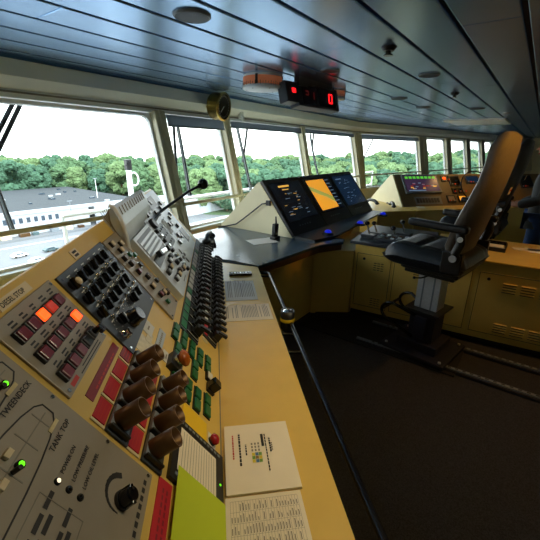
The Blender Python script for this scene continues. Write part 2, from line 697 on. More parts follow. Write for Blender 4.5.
for a0, a1, s0, s1, t in ((-.872, -.752, .686, .708, 'DIESEL STOP'), (-.512, -.468, .676, .704, None)):
    mb = MB()
    mb.bx(a0, a1, s0, s1, 0, .0025, CREAML, FS(0, 0))
    if t:
        mb.text(FS(a0 + .008, s0 + .005, .003), t, .0155, INK)
    else:
        for j in range(2):
            mb.flat(FS(0, 0, .003), a0 + .008, a1 - .008, s0 + .005 + j * .011, s0 + .012 + j * .011, INK)
    mb.build('name_plate', con)

# --- thruster emergency panel: red plates, covered switches
mb = MB(); mb.bx(-.895, -.685, .441, .463, 0, .002, REDD, FS(0, 0))
for k in range(9):
    mb.flat(FS(0, 0, .0024), -.86 + k * .016, -.848 + k * .016, .446, .450, INKR)
plabel(mb.build('name_plate', con), 'long dark red plate')
A4 = (-.895, -.822, -.749, -.676)
for c0, (sp, sb) in enumerate(((.414, .368), (.312, .262))):
    mb = MB()
    mb.bx(-.935, -.64, sb - .038, sb + .026, 0, .006, BLACKP, FS(0, 0))
    strip = mb.build('switch_row', con, bevel=.002)
    for k, a in enumerate(A4):
        b = MB()
        b.bx(a - .030, a + .028, sp - .0165, sp + .0165, 0, .0028, REDL if k < 2 else REDD if k == 3 else REDL, FS(0, 0))
        for j in range(3):
            b.flat(FS(0, 0, .0032), a - .024, a + .02, sp - .012 + j * .009, sp - .010 + j * .009, INKR)
        b.bx(a - .040, a - .034, sp - .019, sp + .019, 0, .003, CREAML, FS(0, 0))
        b.build('red_plate', strip)
        b = MB()
        b.box(FS(a, sb, .010), .058, .052, .010, GREYD)
        b.box(FS(a - .030, sb - .004, .012), .007, .054, .014, BLACK)
        b.cyl(FS(a, sb, .012), .026, .003, BLACK, 20)
        b.build('switch_base', strip, bevel=.002)
        b = MB()
        M = FS(a - .002, sb + .002, .012) @ RY(.04) @ RX(.10)
        b.lathe(M, [(.0235, 0), (.0235, .058), (.0205, .058), (.019, .042), (.0005, .041)], BROWN, 24, False)
        b.build('switch_cover', strip)
# red placard at the bottom and others
mb = MB(); mb.bx(-1.12, -.935, .184, .226, 0, .002, REDL, FS(0, 0))
for k in range(10):
    for j in range(2):
        mb.flat(FS(0, 0, .0024), -1.11 + k * .016, -1.099 + k * .016, .195 + j * .012, .2 + j * .012, REDD)
plabel(mb.build('name_plate', con), 'bright red plate')

# --- black rotary switch panel
mb = MB()
mb.bx(-.664, -.305, .397, .672, 0, .006, BLACKP, FS(0, 0))
for a in (-.65, -.32):
    for s in (.411, .658):
        mb.cyl(FS(a, s, .005), .004, .002, CHROME, 8)
RA = rot_grid(-.615, -.355, 6)
RS = (.632, .580, .528, .470)
for i, a in enumerate(RA):
    for j, s in enumerate(RS):
        for q in range(7):
            t = math.radians(-30 + 40 * q)
            mb.box(FS(a + .0185 * math.cos(t), s + .0185 * math.sin(t), .0062) @ RZ(t), .005, .0016, .0004, WHITEI)
        mb.flat(FS(0, 0, .0063), a - .012, a + .008, s + .0225, s + .0255, WHITEI)
pan = mb.build('rotary_switch_panel', con, bevel=.0015)
plabel(pan, 'charcoal panel crowded with black rotary switches')
for i, a in enumerate(RA):
    for j, s in enumerate(RS):
        if (i, j) in ((0, 3), (3, 3), (2, 3)):
            continue
        aa, ss = lift(a, s, .012)
        b = MB()
        b.cyl(FS(aa, ss, .006), .0135, .007, BLACK, 18)
        b.box(FS(aa, ss, .019) @ RZ(.9 + .5 * rnd.random()), .032, .0085, .016, BLACKG)
        if (i, j) == (0, 0):
            b.sphere(FS(aa, ss, .03), .011, .011, .006, CREAML, 12)
        o = b.build('rotary_switch', pan, bevel=.0012)
    for s in (.606, .554, .5):
        b = MB()
        b.lathe(FS(a + .012, s, .006), [(.0065, 0), (.0065, .003), (.003, .004), (.003, .012)], CHROME, 10)
        b.build('toggle_switch', pan)
aa, ss = lift(-.476, .432, .03)
b = MB()
b.lathe(FS(aa, ss, .006), [(.028, 0), (.028, .012), (.024, .014), (.0225, .036), (.02, .038)], BLACKG, 28)
b.box(FS(aa - .024, ss + .026, .012), .02, .014, .006, SILVER)
b.build('large_knob', pan)
aa, ss = lift(-.595, .436, .02)
b = MB()
b.lathe(FS(aa, ss, .006), [(.014, 0), (.014, .01), (.011, .012), (.011, .024)], CHROME, 20)
b.lathe(FS(aa, ss, .03), [(.011, 0), (.009, .003)], BLACK, 16)
plabel(b.build('key_switch', pan), 'silver key switch')

# --- narrow grey button strip
mb = MB()
mb.bx(-.298, -.135, .292, .665, 0, .008, GREYP, FS(0, 0))
for a in (-.285, -.15):
    mb.cyl(FS(a, .303, .007), .004, .003, INK, 8)
pan = mb.build('button_panel', con, bevel=.002)
plabel(pan, 'narrow grey panel with mixed push buttons')
bl = [(-.26, .640, CREAML), (-.235, .604, CREAML), (-.19, .62, CREAML), (-.165, .555, GREEN), (-.19, .515, BLACK), (-.245, .545, BROWN), (-.245, .505, BTNR), (-.21, .465, BROWN),
      (-.20, .57, GREEN), (-.24, .43, CREAML), (-.17, .425, BLACK), (-.235, .385, BTNR), (-.195, .375, CREAML), (-.235, .345, GREEN), (-.165, .36, BROWN), (-.26, .575, BROWN)]
for i, (a, s, m) in enumerate(bl):
    b = MB()
    if m in (GREEN, BLACK):
        b.cyl(FS(a, s, .008), .013, .004, CHROME, 16)
        b.cyl(FS(a, s, .012), .0105, .009, m, 16)
    else:
        b.box(FS(a, s, .013), .026, .022, .010, BLACK)
        b.box(FS(a, s, .019), .022, .019, .006, m)
    b.build('push_button', pan, bevel=.0015)

# --- silver transceiver panel (raised) with paper slot
M0 = FS(0, 0)
mb = MB()
mb.bx(-.105, .215, .285, .60, 0, .03, SILVER, M0)
for s0, s1 in ((.50, .585), (.44, .485)):
    mb.bx(-.085, .19, s0, s1, .03, .0315, GREYD if s0 > .49 else BLACKP, M0)
for k in range(3):
    mb.bx(-.085, .19, .512 + k * .022, .524 + k * .022, .0315, .034, SILVER, M0)
for k in range(7):
    mb.flat(FS(0, 0, .0305), .05 + k * .012, .058 + k * .012, .30, .306, INK)
pan = mb.build('transceiver_panel', con, bevel=.003)
plabel(pan, 'raised silver radio panel with slots and keys')
for a, s, m in ((.02, .40, CREAML), (.075, .415, SILVER), (.13, .42, GREYD), (-.02, .35, SILVER), (.045, .345, CREAML), (.10, .345, BROWN), (-.05, .40, GREYD), (.155, .375, BLACK), (.17, .33, CREAML)):
    b = MB()
    b.box(FS(a, s, .036), .038, .024, .012, BLACK)
    b.box(FS(a, s, .044), .033, .019, .006, m)
    b.build('key', pan, bevel=.002)
# handset lying across the transceiver
b = MB()
b.box(FS(.06, .47, .045) @ RZ(-.15), .17, .022, .02, CHROME)
b.box(FS(-.02, .482, .05) @ RZ(-.15), .03, .028, .022, BLACK)
b.box(FS(.13, .458, .05) @ RZ(-.15), .03, .028, .022, BLACK)
b.build('grab_bar', pan, bevel=.003)

# --- upper silver rack panel
mb = MB()
mb.bx(.225, .87, .275, .712, 0, .02, SILVER, M0)
mb.bx(.50, .70, .62, .69, .02, .0225, BLACKP, M0)
mb.bx(.72, .84, .33, .42, .02, .0225, BLACKP, M0)
mb.bx(.49, .58, .455, .55, .02, .022, PAPERG, M0)
mb.bx(.25, .46, .42, .55, .02, .022, GREYD, M0)
for i in range(4):
    for j in range(3):
        mb.box(FS(.29 + i * .045, .445 + j * .04, .023), .012, .010, .004, INK)
for q in range(4):
    t = q * PI / 2
    mb.box(FS(.395 + .03 * math.cos(t), .335 + .03 * math.sin(t), .021) @ RZ(t), .032, .018, .004, BLACK)
pan = mb.build('rack_panel', con, bevel=.003)
plabel(pan, 'silver rack panel with grey keypad and black square keys')
for a, s in ((.34, .625), (.40, .635), (.34, .585), (.52, .60), (.57, .585), (.60, .50), (.65, .49), (.60, .42), (.65, .40), (.52, .39), (.50, .66), (.56, .66), (.70, .60), (.72, .52), (.78, .62), (.80, .53), (.76, .45)):
    b = MB()
    b.box(FS(a, s, .024), .03, .028, .012, BLACKG)
    b.build('square_key', pan, bevel=.002)
# terminal row of chrome connectors
mb = MB()
for k in range(9):
    mb.box(FS(.235 + .002 * k, .30 + k * .03, .03), .026, .018, .022, CHROME if k % 2 else BLACK)
mb.build('connector_row', con, bevel=.003)

# --- louvred printer box with cheek
mb = MB()
Mb = FS(0, 0)
mb.prism(frame(CO + cd_ * -.05, cl_, V((0, 0, 1)), cd_), [], 0, 0, SILVER) if False else None
ck = [(.60, 0), (.728, 0), (.745, .058), (.73, .066), (.70, .058), (.66, .044), (.625, .026), (.60, .010)]
mb.prism(frame(CO + cd_ * -.13, cs_, cn_, cd_), ck, 0, .56, SILVER)
for k in range(11):
    mb.line(frame(CO + cd_ * (-.085 + k * .045), cs_, cn_, cd_) @ TR(0, 0, 0), [(.728, .0665), (.70, .0592)], .006, INKG)
for k in range(5):
    mb.line(frame(CO + cd_ * -.1305, cs_, cn_, cd_), [(.64 + k * .012, .006), (.75, .012 + k * .009)], .003, INKG)
pan = mb.build('printer_housing', con, bevel=.003)
plabel(pan, 'grey louvred box on the console top edge')
mb = MB()
mb.tube([CO + cd_ * -.137 + cs_ * p + cn_ * q for p, q in [(.752, .056), (.74, .066), (.70, .062), (.66, .047), (.62, .027), (.585, .006), (.56, -.002)]], .0075, WHITEP, 8)
mb.build('side_cheek', con)

# --- two rows of breaker switches
for r, (s0, s1, a0, mg) in enumerate(((.145, .255, -.29, GREENP), (.026, .115, -.165, REDL))):
    mb = MB()
    mb.bx(a0, 1.09, s0, s1, 0, .007, BLACKP, FS(0, 0))
    aa = rot_grid(a0 + .04, 1.05, 20)
    for k, a in enumerate(aa):
        mm = mg
        if r == 0 and k > 3:
            mm = WHITEI if k % 5 else GREENP
        if r == 1 and k > 1:
            mm = WHITEI if k % 4 else REDL
        w = .034 if r == 0 else .024
        mb.bx(a - .026, a + .026, s1 - w, s1 - .002, .007, .0095, mm, FS(0, 0))
        mb.bx(a - .028, a + .028, s0 + .004, s1 - w - .003, .007, .012, BLACK, FS(0, 0))
        mb.bx(a - .030, a - .0285, s0 + .01, s1 - w, .012, .014, WHITEI, FS(0, 0))
    pan = mb.build('breaker_row', con, bevel=.001)
    plabel(pan, 'row of black breaker levers beside %s tags' % ('green' if r == 0 else 'red'))
    for a in aa:
        b = MB()
        sm = s0 + (.036 if r == 0 else .030)
        b.box(FS(a, sm, .016) , .044, .040, .012, BLACK)
        b.box(FS(a, sm - .003, .034) @ RX(-.3), .030, .034, .036, BLACK)
        b.box(FS(a, sm - .014, .056) @ RX(-.3), .020, .044, .014, BLACK)
        b.build('breaker_lever', pan, bevel=.001)

# --- green twin buttons
gp = [(-.35, .266), (-.35, .219), (-.355, .172), (-.35, .124), (-.343, .076), (-.458, .242), (-.458, .147), (-.59, .235), (-.59, .170), (-.59, .124), (-.573, .073)]
mb = MB()
mb.bx(-.345, -.335, .05, .06, 0, .001, CREAM, FS(0, 0))
for i, (a, s) in enumerate(gp):
    mb.bx(a - .0545, a + .0545, s - .0165, s + .0165, 0, .003, BLACK, FS(0, 0))
pan = mb.build('button_bank', con, bevel=.001)
for i, (a, s) in enumerate(gp):
    for e in (-1, 1):
        b = MB()
        b.box(FS(a + e * .027, s, .006), .047, .028, .009, GREEN)
        if i == 5 and e == -1:
            b.add(FS(a - .027, s, .0107), [(-.022, -.013, 0), (.018, -.013, 0), (-.022, .012, 0)], [(0, 1, 2)], WHITEI)
        b.build('green_button', pan, bevel=.003)
b = MB(); b.box(FS(-.42, .07, .006), .046, .032, .012, BLACK); b.box(FS(-.42, .07, .0125), .038, .026, .004, WHITEI)
plabel(b.build('white_button', pan, bevel=.001), 'white square button')
b = MB(); b.box(FS(-.475, .06, .006), .05, .036, .012, BLACK); b.box(FS(-.48, .065, .028), .036, .036, .034, BLACKG)
b.build('black_turn_knob', pan, bevel=.003)
b = MB()
b.box(FS(-.545, .25, .012), .07, .05, .024, BLACK)
b.cyl(FS(-.545, .25, .024), .02, .012, CHROME, 18)
b.lathe(FS(-.545, .25, .036) @ RX(.3), [(.019, 0), (.027, .008), (.027, .016), (.018, .024), (.002, .028)], AMBER, 22)
plabel(b.build('amber_button', con, bevel=.002), 'amber mushroom button')
b = MB()
b.box(FS(-.700, .044, .001), .05, .034, .001, WHITEI)
b.cyl(FS(-.703, .046, .001), .014, .006, BLACK, 16)
b.lathe(FS(-.703, .046, .007), [(.013, 0), (.0165, .005), (.0165, .012), (.009, .018), (.001, .019)], RUBY, 20)
plabel(b.build('red_button', con), 'red round button')
b = MB()
b.bx(-.54, -.425, .306, .336, 0, .003, BLUEL, FS(0, 0))
for k in range(7):
    b.flat(FS(0, 0, .0034), -.52 + k * .012, -.511 + k * .012, .317, .325, INKG)
b.build('name_plate', con)
for a, s, w, h in ((-.484, .378, .066, .042), (-.536, .283, .054, .034)):
    b = MB()
    b.bx(a - w / 2, a + w / 2, s - h / 2, s + h / 2, 0, .002, WHITEI, FS(0, 0))
    b.flat(FS(0, 0, .0025), a - .012, a + .012, s - .003, s + .003, INKG)
    b.build('name_plate', con)
b = MB()
b.bx(-.62, -.54, .33, .40, 0, .0012, TAPE, FS(0, 0))
b.bx(-.55, -.50, .35, .375, 0, .0016, TAPE, FS(0, 0))
b.build('tape_patch', con)
for a, s in ((-.225, .218), (-.18, .096)):
    b = MB(); b.cyl(FS(a, s, 0), .02, .001, TAPE, 16); b.build('tape_dot', con)
# --- framed card holder with green led
b = MB()
b.bx(-.925, -.735, .003, .205, 0, .010, BLACK, FS(0, 0))
b.bx(-.895, -.765, .036, .185, .010, .0108, PAPER, FS(0, 0))
for k in range(13):
    b.flat(FS(0, 0, .0112), -.89 + .0, -.772, .046 + k * .0105, .0475 + k * .0105, INKG)
for k in range(11):
    for aa in (-.747, -.908):
        b.bx(aa - .004, aa + .004, .02 + k * .016, .03 + k * .016, .010, .012, GREYD, FS(0, 0))
pan = b.build('card_holder', con, bevel=.002)
plabel(pan, 'black frame holding a printed card')
b = MB(); b.sphere(FS(-.835, .017, .0105), .0035, .0035, .002, LEDG, 10)
plabel(b.build('indicator_lamp', pan), 'lit green lamp')

# loose notes on the slope
b = MB(); b.bx(-.742, -.655, .072, .182, .002, .0035, YELL, FS(0, 0) )
tag(b.build('sticky_note'), 'yellow sticky note on the sloping console face below the brown covers', 'note')
b = MB(); b.bx(-1.16, -.883, .0, .181, .011, .0125, LIME, FS(0, 0))
tag(b.build('lime_sheet'), 'plain lime green sheet at the bottom of the sloping console face', 'paper')

# ------------------------------------------------------------------ papers on the desk
b = MB()
b.bx(-.86, -.617, -.215, -.013, .0, .009, PAPER, FD(0, 0, .0005))
Mt = FD(0, 0, .0102)
for x0, x1, w, h, m in ((-.75, -.66, .036, .006, INKR), (-.775, -.655, .055, .008, INK), (-.74, -.70, .074, .006, INK), (-.80, -.665, .135, .005, INK), (-.735, -.68, .147, .007, INK), (-.73, -.70, .153, .005, INKG)):
    x = x0
    while x < x1:
        L = rnd.uniform(.005, .012)
        b.flat(Mt, x, min(x + L, x1), -w - h * .7, -w, m)
        x += L + .002
b.flat(Mt, -.712, -.664, -.132, -.124, INK)
cols = [mat('chart_yellow', S(216, 196, 60), .6), mat('chart_blue', S(80, 120, 170), .6), mat('chart_green', S(120, 160, 70), .6), mat('chart_brown', S(150, 120, 60), .6)]
for i in range(3):
    for j in range(3):
        b.flat(Mt, -.768 + i * .012, -.757 + i * .012, -.092 - j * .01 - .009, -.092 - j * .01, cols[(i * 2 + j) % 4])
        b.flat(Mt, -.728 + i * .012, -.720 + i * .012, -.092 - j * .01 - .005, -.092 - j * .01, INKG)
tag(b.build('booklet', bevel=.001), 'white booklet with a small coloured chart on its cover, on the yellow desk', 'booklet')


def table_sheet(name, a0, a1, w0, w1, h, rows, cls, label, pm=PAPER, cat='paper', heavy=.4):
    b = MB()
    b.bx(a0, a1, -w1, -w0, 0, h, pm, FD(0, 0, .0005))
    M = FD(0, 0, h + .0009)
    A_, B_ = a0 + .012, a1 - .012
    C_, D_ = w0 + .012, w1 - .012
    for i in range(rows + 1):
        if cls == 1:
            break
        w = C_ + (D_ - C_) * i / rows
        b.flat(M, A_, B_, -w - .0006, -w, INKG)
    for j in range(cls + 1):
        a = A_ + (B_ - A_) * j / cls
        b.flat(M, a, a + .0006, -D_, -C_, INKG)
    for i in range(rows):
        for j in range(cls):
            if rnd.random() < .8:
                w = C_ + (D_ - C_) * (i + .3) / rows
                a = A_ + (B_ - A_) * (j + .12) / cls
                b.flat(M, a, a + (B_ - A_) / cls * (rnd.uniform(.75, .97) if cls == 1 else rnd.uniform(.3, .8)), -w - (D_ - C_) / rows * heavy, -w, INKG if rnd.random() < .97 else INK)
    return tag(b.build(name), label, cat)


table_sheet('table_sheet', -1.12, -.864, .010, .208, .004, 24, 8, 'printed table sheet on the yellow desk, just below the white booklet', heavy=.32)
table_sheet('printed_list', .128, .325, .014, .292, .002, 30, 1, 'sheet of dense printed lines across the yellow desk', heavy=.42)
table_sheet('grey_form', .39, .71, .05, .24, .002, 16, 1, 'grey faded form lying between the black remote and the printed list', PAPERG)
b = MB()
b.box(FD(.84, .165, .008), .05, .16, .016, BLACKG)
for k in range(7):
    b.box(FD(.84, .105 + k * .02, .017), .022, .011, .004, SILVER if k % 2 else GREYD)
tag(b.build('remote_control', bevel=.003), 'black remote with pale keys at the far end of the yellow desk', 'remote')

# ------------------------------------------------------------------ hand rail
hr = thing('hand_rail', 'black steel hand rail along the yellow desk edge', 'rail', FD(-.2, .39, -.735).translation)
b = MB()
pp = [FD(a, .388, -.035).translation for a in rot_grid(-2.2, .93, 12)]
pp += [FD(.955, .375, -.035).translation, FD(.965, .35, -.035).translation, FD(.968, .30, -.035).translation]
b.tube(pp, .0125, BLACKG, 12)
b.build('rail', hr)
for a in (-1.4, -.15, .02, .88):
    b = MB()
    b.tube([FD(a, .388, -.035).translation, FD(a, .30, -.03).translation], .008, BLACKG, 8)
    b.box(FD(a, .306, -.03), .05, .012, .03, BLACK)
    b.build('bracket', hr)
cup = thing('cup_holder', 'black ring holder with a yellow band clamped on the hand rail', 'holder', FD(.16, .385, -.035).translation)
b = MB()
Mc = FD(.165, .375, -.075)
b.lathe(Mc, [(.034, 0), (.038, .03), (.038, .105), (.033, .105), (.031, .02), (.001, .018)], BLACK, 24, False)
b.build('sleeve', cup)
b = MB(); b.lathe(Mc, [(.0388, .045), (.041, .048), (.041, .062), (.0388, .065)], YTAPE, 24, False)
plabel(b.build('band', cup), 'yellow band')
b = MB(); b.lathe(Mc, [(.031, .095), (.022, .108), (.002, .112)], CHROME, 20, False); b.build('cap', cup)

# ------------------------------------------------------------------ front desk
fd = thing('front_desk', 'blue grey topped corner desk with wood edge joining the two consoles', 'desk', (2.6, 2.1, 0))
pts = [(2.015, 1.575), (2.85, 1.51), (3.10, 1.385), (3.2, 1.42), (3.2, 1.9), (5.0, 1.9), (5.0, 2.84), (2.0, 2.70), (1.72, 2.34), (1.915, 2.0), (1.99, 1.86)]
b = MB(); b.prism(I4, pts, .7205, .745, DESKB); b.build('desk_top', fd, bevel=.003)
b = MB()
pin = [(2.02, 1.583), (2.85, 1.518), (3.10, 1.40), (3.19, 1.44), (3.19, 2.1), (2.1, 2.1), (1.99, 1.86)]
b.prism(I4, pin, .665, .7200, WOODE); b.build('edge_band', fd)
b = MB()
pb = [(2.0, 1.88), (2.14, 1.62), (3.76, 1.605), (4.9, 1.95), (4.9, 2.7), (2.1, 2.6), (1.78, 2.36)]
b.prism(I4, pb, 0, .665, CREAM); b.build('body', fd)
# items on it
p = onz(262, 241, .747)
b = MB(); b.box(TR(p.x, p.y, .7462) @ RZ(-.45), .26, .19, .0015, PAPERG)
tag(b.build('paper_sheet'), 'loose grey white paper on the blue grey desk top', 'paper')
p = onz(275, 239, .747)
hrd = thing('handheld_radio', 'black handheld radio upright in its charger beside the monitors', 'radio', (p.x, p.y, .7455))
b = MB(); b.box(TR(p.x, p.y, .7605), .085, .07, .03, BLACK); b.build('charger', hrd, bevel=.006)
b = MB(); b.box(TR(p.x, p.y, .83) @ RX(.06), .058, .04, .14, BLACKG); b.build('radio_body', hrd, bevel=.006)
b = MB(); b.tube([(p.x + .015, p.y, .895), (p.x + .015, p.y + .006, .965)], .009, BLACK, 8, .006); b.build('antenna', hrd)

# ------------------------------------------------------------------ monitor console
mc = thing('monitor_console', 'cream wedge housing with three dark sloping monitors in front of the windows', 'monitor console', (3.9, 2.3, .745))
x0, x1 = 2.9, 5.0
tri = [(1.84, .746), (2.82, .746), (2.28, 1.255), (2.255, 1.26)]
b = MB(); b.prism(frame(V((0, 0, 0)), V((0, 1, 0)), V((0, 0, 1)), V((1, 0, 0))), tri, x0, x1, CREAMP)
b.build('housing', mc, bevel=.006)
pA, pB = V((x0, 1.845, .75)), V((x0, 2.255, 1.262))
ym = (pB - pA)
HM = ym.length
ym.normalize()
FM = frame(pA, V((1, 0, 0)), ym, V((1, 0, 0)).cross(ym))
SCRD = mat('dark_screen', S(18, 22, 30), .12, emit=S(20, 28, 40), estr=.25)
SCRB = mat('blue_screen', S(20, 34, 52), .12, emit=S(22, 44, 70), estr=.5)
SCRO = mat('orange_chart', S(230, 160, 50), .3, emit=S(236, 160, 44), estr=.85)
SCRG = mat('green_chart', S(150, 160, 90), .3, emit=S(160, 165, 80), estr=.75)
SCRY = mat('screen_lettering', S(220, 170, 70), .3, emit=S(235, 180, 80), estr=.8)
SCRW = mat('screen_grey', S(130, 150, 170), .3, emit=S(120, 150, 180), estr=.4)
wid = (x1 - x0) / 3
for k in range(3):
    m0 = k * wid
    b = MB()
    b.bx(m0 + .006, m0 + wid - .006, .0, HM, 0, .03, BLACK, FM)
    b.bx(m0 + .05, m0 + wid - .05, .15, HM - .045, .03, .033, BLACKG, FM)
    o = b.build('monitor', mc, bevel=.006)
    s = MB()
    M = FM @ TR(m0 + .06, .16, .0336)
    w, h = wid - .12, HM - .22
    s.flat(M, 0, w, 0, h, (SCRD, SCRD, SCRB)[k])
    M = M @ TR(0, 0, .0004)
    if k == 0:
        s.flat(M, .14, .34, h - .05, h - .028, SCRY)
        s.flat(M, .18, .30, h - .085, h - .075, SCRY)
        for i in range(26):
            a_, b_ = rnd.uniform(.05, w - .14), rnd.uniform(.04, h - .12)
            s.flat(M, a_, a_ + rnd.uniform(.02, .09), b_, b_ + .005, SCRW if i % 3 else SCRY)
    elif k == 1:
        s.flat(M, .02, w - .14, .02, h - .01, SCRO)
        s.add(M @ TR(0, 0, .0004), [(.02, h * .66, 0), (w - .14, h * .2, 0), (w - .14, h * .4, 0), (.02, h * .82, 0)], [(0, 1, 2, 3)], SCRG)
        s.line(M @ TR(0, 0, .0008), [(.02, h * .6), (w * .5, h * .4), (w - .14, h * .12)], .006, SCRY)
        for i in range(8):
            s.flat(M, w - .12, w - .03, .05 + i * .05, .06 + i * .05, SCRW)
    else:
        for i in range(20):
            a_, b_ = rnd.uniform(.04, w - .12), rnd.uniform(.04, h - .06)
            s.flat(M, a_, a_ + rnd.uniform(.02, .08), b_, b_ + .005, SCRW)
        s.flat(M, .06, .22, h - .05, h - .035, SCRW)
    plabel(s.build('screen', o), ('dark screen with orange lettering', 'orange chart screen', 'dark blue screen')[k])
    b = MB()
    for i in range(5):
        b.cyl(FM @ TR(m0 + .2 + i * .05, .09, .03), .008, .004, GREYD, 10)
    b.build('control_strip', o)
# trackball shelf
sh = thing('keyboard_shelf', 'dark shelf in front of the three monitors', 'shelf', (3.6, 1.7, .745))
b = MB()
b.prism(I4, [(2.92, 1.60), (3.24, 1.52), (4.95, 1.66), (4.95, 1.83), (2.92, 1.83)], .7455, .765, BLACK)
b.build('shelf_board', sh, bevel=.004)
for i, (u, v) in enumerate(((328, 232), (360, 223), (383, 214))):
    p = onz(u, v, .79)
    tb = thing('trackball', ('trackball glowing blue below the left monitor', 'trackball glowing blue below the orange chart screen', 'trackball glowing blue below the right monitor')[i], 'trackball', (p.x, p.y, .7655), 'trackballs on the monitor shelf')
    b = MB(); b.lathe(TR(p.x, p.y, .7655), [(.06, 0), (.058, .015), (.038, .022)], BLACK, 20); b.build('base', tb)
    b = MB(); b.sphere(TR(p.x, p.y, .79), .036, .036, .026, BLUEGLOW, 16); plabel(b.build('ball', tb), 'blue glowing ball')

# cable from monitor housing
pA_ = ony(266, 203, 2.0); pA_.x = 2.885
b = MB()
q0 = onx(268, 203, 2.885)
pts = [q0, onx(262, 204, 2.86), onx(252, 212, 2.86), onx(243, 219, 2.86), onx(236, 224, 2.84), onz(226, 226, .752), onz(218, 227, .752)]
b.tube(pts, .007, BLACK, 8)
b.box(TR(2.889, q0.y, q0.z), .02, .045, .05, BLACK)
tag(b.build('power_cable'), 'black cable hanging from the cream side of the monitor housing', 'cable')

# telephone handset with coiled cord, on the far end of the console
p = FS(1.14, .20, .075).translation
hs = thing('telephone_handset', 'black telephone handset with coiled cord at the far end of the breaker rows', 'telephone', p)
b = MB()
d_ = V((.80, .55, 0)).normalized()
b.tube([p + d_ * -.09 + V((0, 0, -.005)), p + d_ * -.05 + V((0, 0, .022)), p + d_ * .05 + V((0, 0, .022)), p + d_ * .09 + V((0, 0, -.005))], .019, BLACK, 10)
b.sphere(Matrix.Translation(p + d_ * -.09 - V((0, 0, .012))), .034, .034, .026, BLACK, 14)
b.sphere(Matrix.Translation(p + d_ * .09 - V((0, 0, .012))), .034, .034, .026, BLACK, 14)
b.build('handset', hs)
b = MB()
cp = []
for k in range(140):
    t = k / 139
    c0 = p + d_ * (.09 - .02 * t) + V((-.02 * t, -.05 * t - .015, -.03 - .05 * t))
    cp.append(c0 + V((math.cos(k * .9), 0, math.sin(k * .9))) * .012)
b.tube(cp, .0035, BLACK, 6)
b.build('coiled_cord', hs)
b = MB(); b.box(Matrix.Translation(p + V((-.01, .02, -.06))) @ RZ(HD), .16, .11, .07, BLACKP); b.build('cradle', hs, bevel=.006)

# gooseneck microphone
mcr = thing('microphone', 'black gooseneck microphone rising from the silver panels in front of the window', 'microphone', FS(.30, .60, .02).translation)
tip = V((2.02, 2.05, 1.40))
tip = EYE + ray(203, 184) * 2.42
base = FS(.30, .575, .025).translation
q = [base, EYE + ray(160, 212) * 2.02, EYE + ray(168, 206) * 2.08, EYE + ray(178, 199) * 2.17, EYE + ray(189, 191) * 2.28, EYE + ray(199, 186) * 2.39]
b = MB(); b.tube(q, .0085, BLACK, 10); b.build('gooseneck', mcr)
ax = (q[-1] - q[-2]).normalized()
b = MB()
b.sphere(Matrix.Translation(tip), .036, .036, .036, BLACK, 18)
b.tube([q[-1], tip + ax * .005], .016, BLACKG, 10)
b.build('windscreen', mcr)
b = MB(); b.cyl(FS(.30, .575, .02), .028, .02, BLACK, 18); b.build('socket', mcr)

# ------------------------------------------------------------------ centre console with cabinets
cc = thing('centre_console', 'low cream fore and aft console with louvred doors beside the helm chair', 'console', (3.5, .2, 0))
CX = 3.15
FCm = TR(3.15, 1.28, 0) @ RZ(math.radians(6.1)) @ TR(-3.15, -1.28, 0)
b = MB()
b.bx(CX, 3.98, -2.2, 1.28, .06, .735, CREAM, FCm)
b.bx(CX + .04, 3.93, -2.2, 1.28, 0, .06, BLACK, FCm)
b.bx(CX - .012, 4.0, -2.2, .62, .735, .755, CREAM, FCm)
b.prism(I4, [(2.91, 1.6), (3.14, 1.285), (3.94, 1.36), (3.98, 1.6)], 0, .664, CREAM)
b.build('body', cc, bevel=.006)
b = MB()
b.bx(CX - .02, 4.0, .64, 1.33, .7355, .765, BLACKP, FCm)
b.build('instrument_top', cc, bevel=.004)
for i, (ya, yb, big) in enumerate(((.93, 1.25, 1), (.27, .90, 0), (-.62, .22, 2), (-1.5, -.66, 2))):
    b = MB()
    za, zb = .12, .655
    b.bx(CX - .008, CX, ya, yb, za, zb, CREAM, FCm)
    ncol = 5 if big == 2 else 3
    wv = (yb - ya - (.22 if big else .30)) / ncol
    rowsz = [zb - .07 - .022 * k for k in range(4)] + [za + .04 + .022 * k for k in range(4)]
    for z in rowsz:
        for c_ in range(ncol):
            yy = yb - .16 - wv * (c_ + .5)
            b.box(FCm @ TR(CX - .0085, yy, z - .009), .002, wv * .74, .008, INK)
            b.box(FCm @ TR(CX - .0115, yy, z) @ RY(-.5), .010, wv * .76, .006, CREAM)
    o = b.build('door', cc, bevel=.0015)
    k_ = MB(); k_.cyl(FCm @ TR(CX - .008, yb - .07, zb - .05) @ RY(-PI / 2), .013, .006, BLACK, 14); k_.build('lock', o)
    sm = MB()
    for args in ((ya, ya + .004, za, zb), (yb - .004, yb, za, zb), (ya, yb, zb - .004, zb), (ya, yb, za, za + .004)):
        sm.bx(CX - .0088, CX - .0078, *args, INK, FCm)
    sm.build('gap_line', o)

# things on the centre console
def lever(p, label, h=.11):
    t = thing('control_lever', label, 'lever', p, 'control levers on the centre console')
    b = MB(); b.bx(p[0] - .05, p[0] + .05, p[1] - .07, p[1] + .07, p[2], p[2] + .03, BLACKP); b.build('base', t, bevel=.006)
    b = MB(); b.tube([(p[0], p[1], p[2] + .03), (p[0], p[1] + .03, p[2] + h)], .009, CHROME, 8); b.build('stem', t)
    b = MB(); b.sphere(TR(p[0], p[1] + .034, p[2] + h + .014), .026, .026, .022, BLACKG, 14); b.build('grip', t)


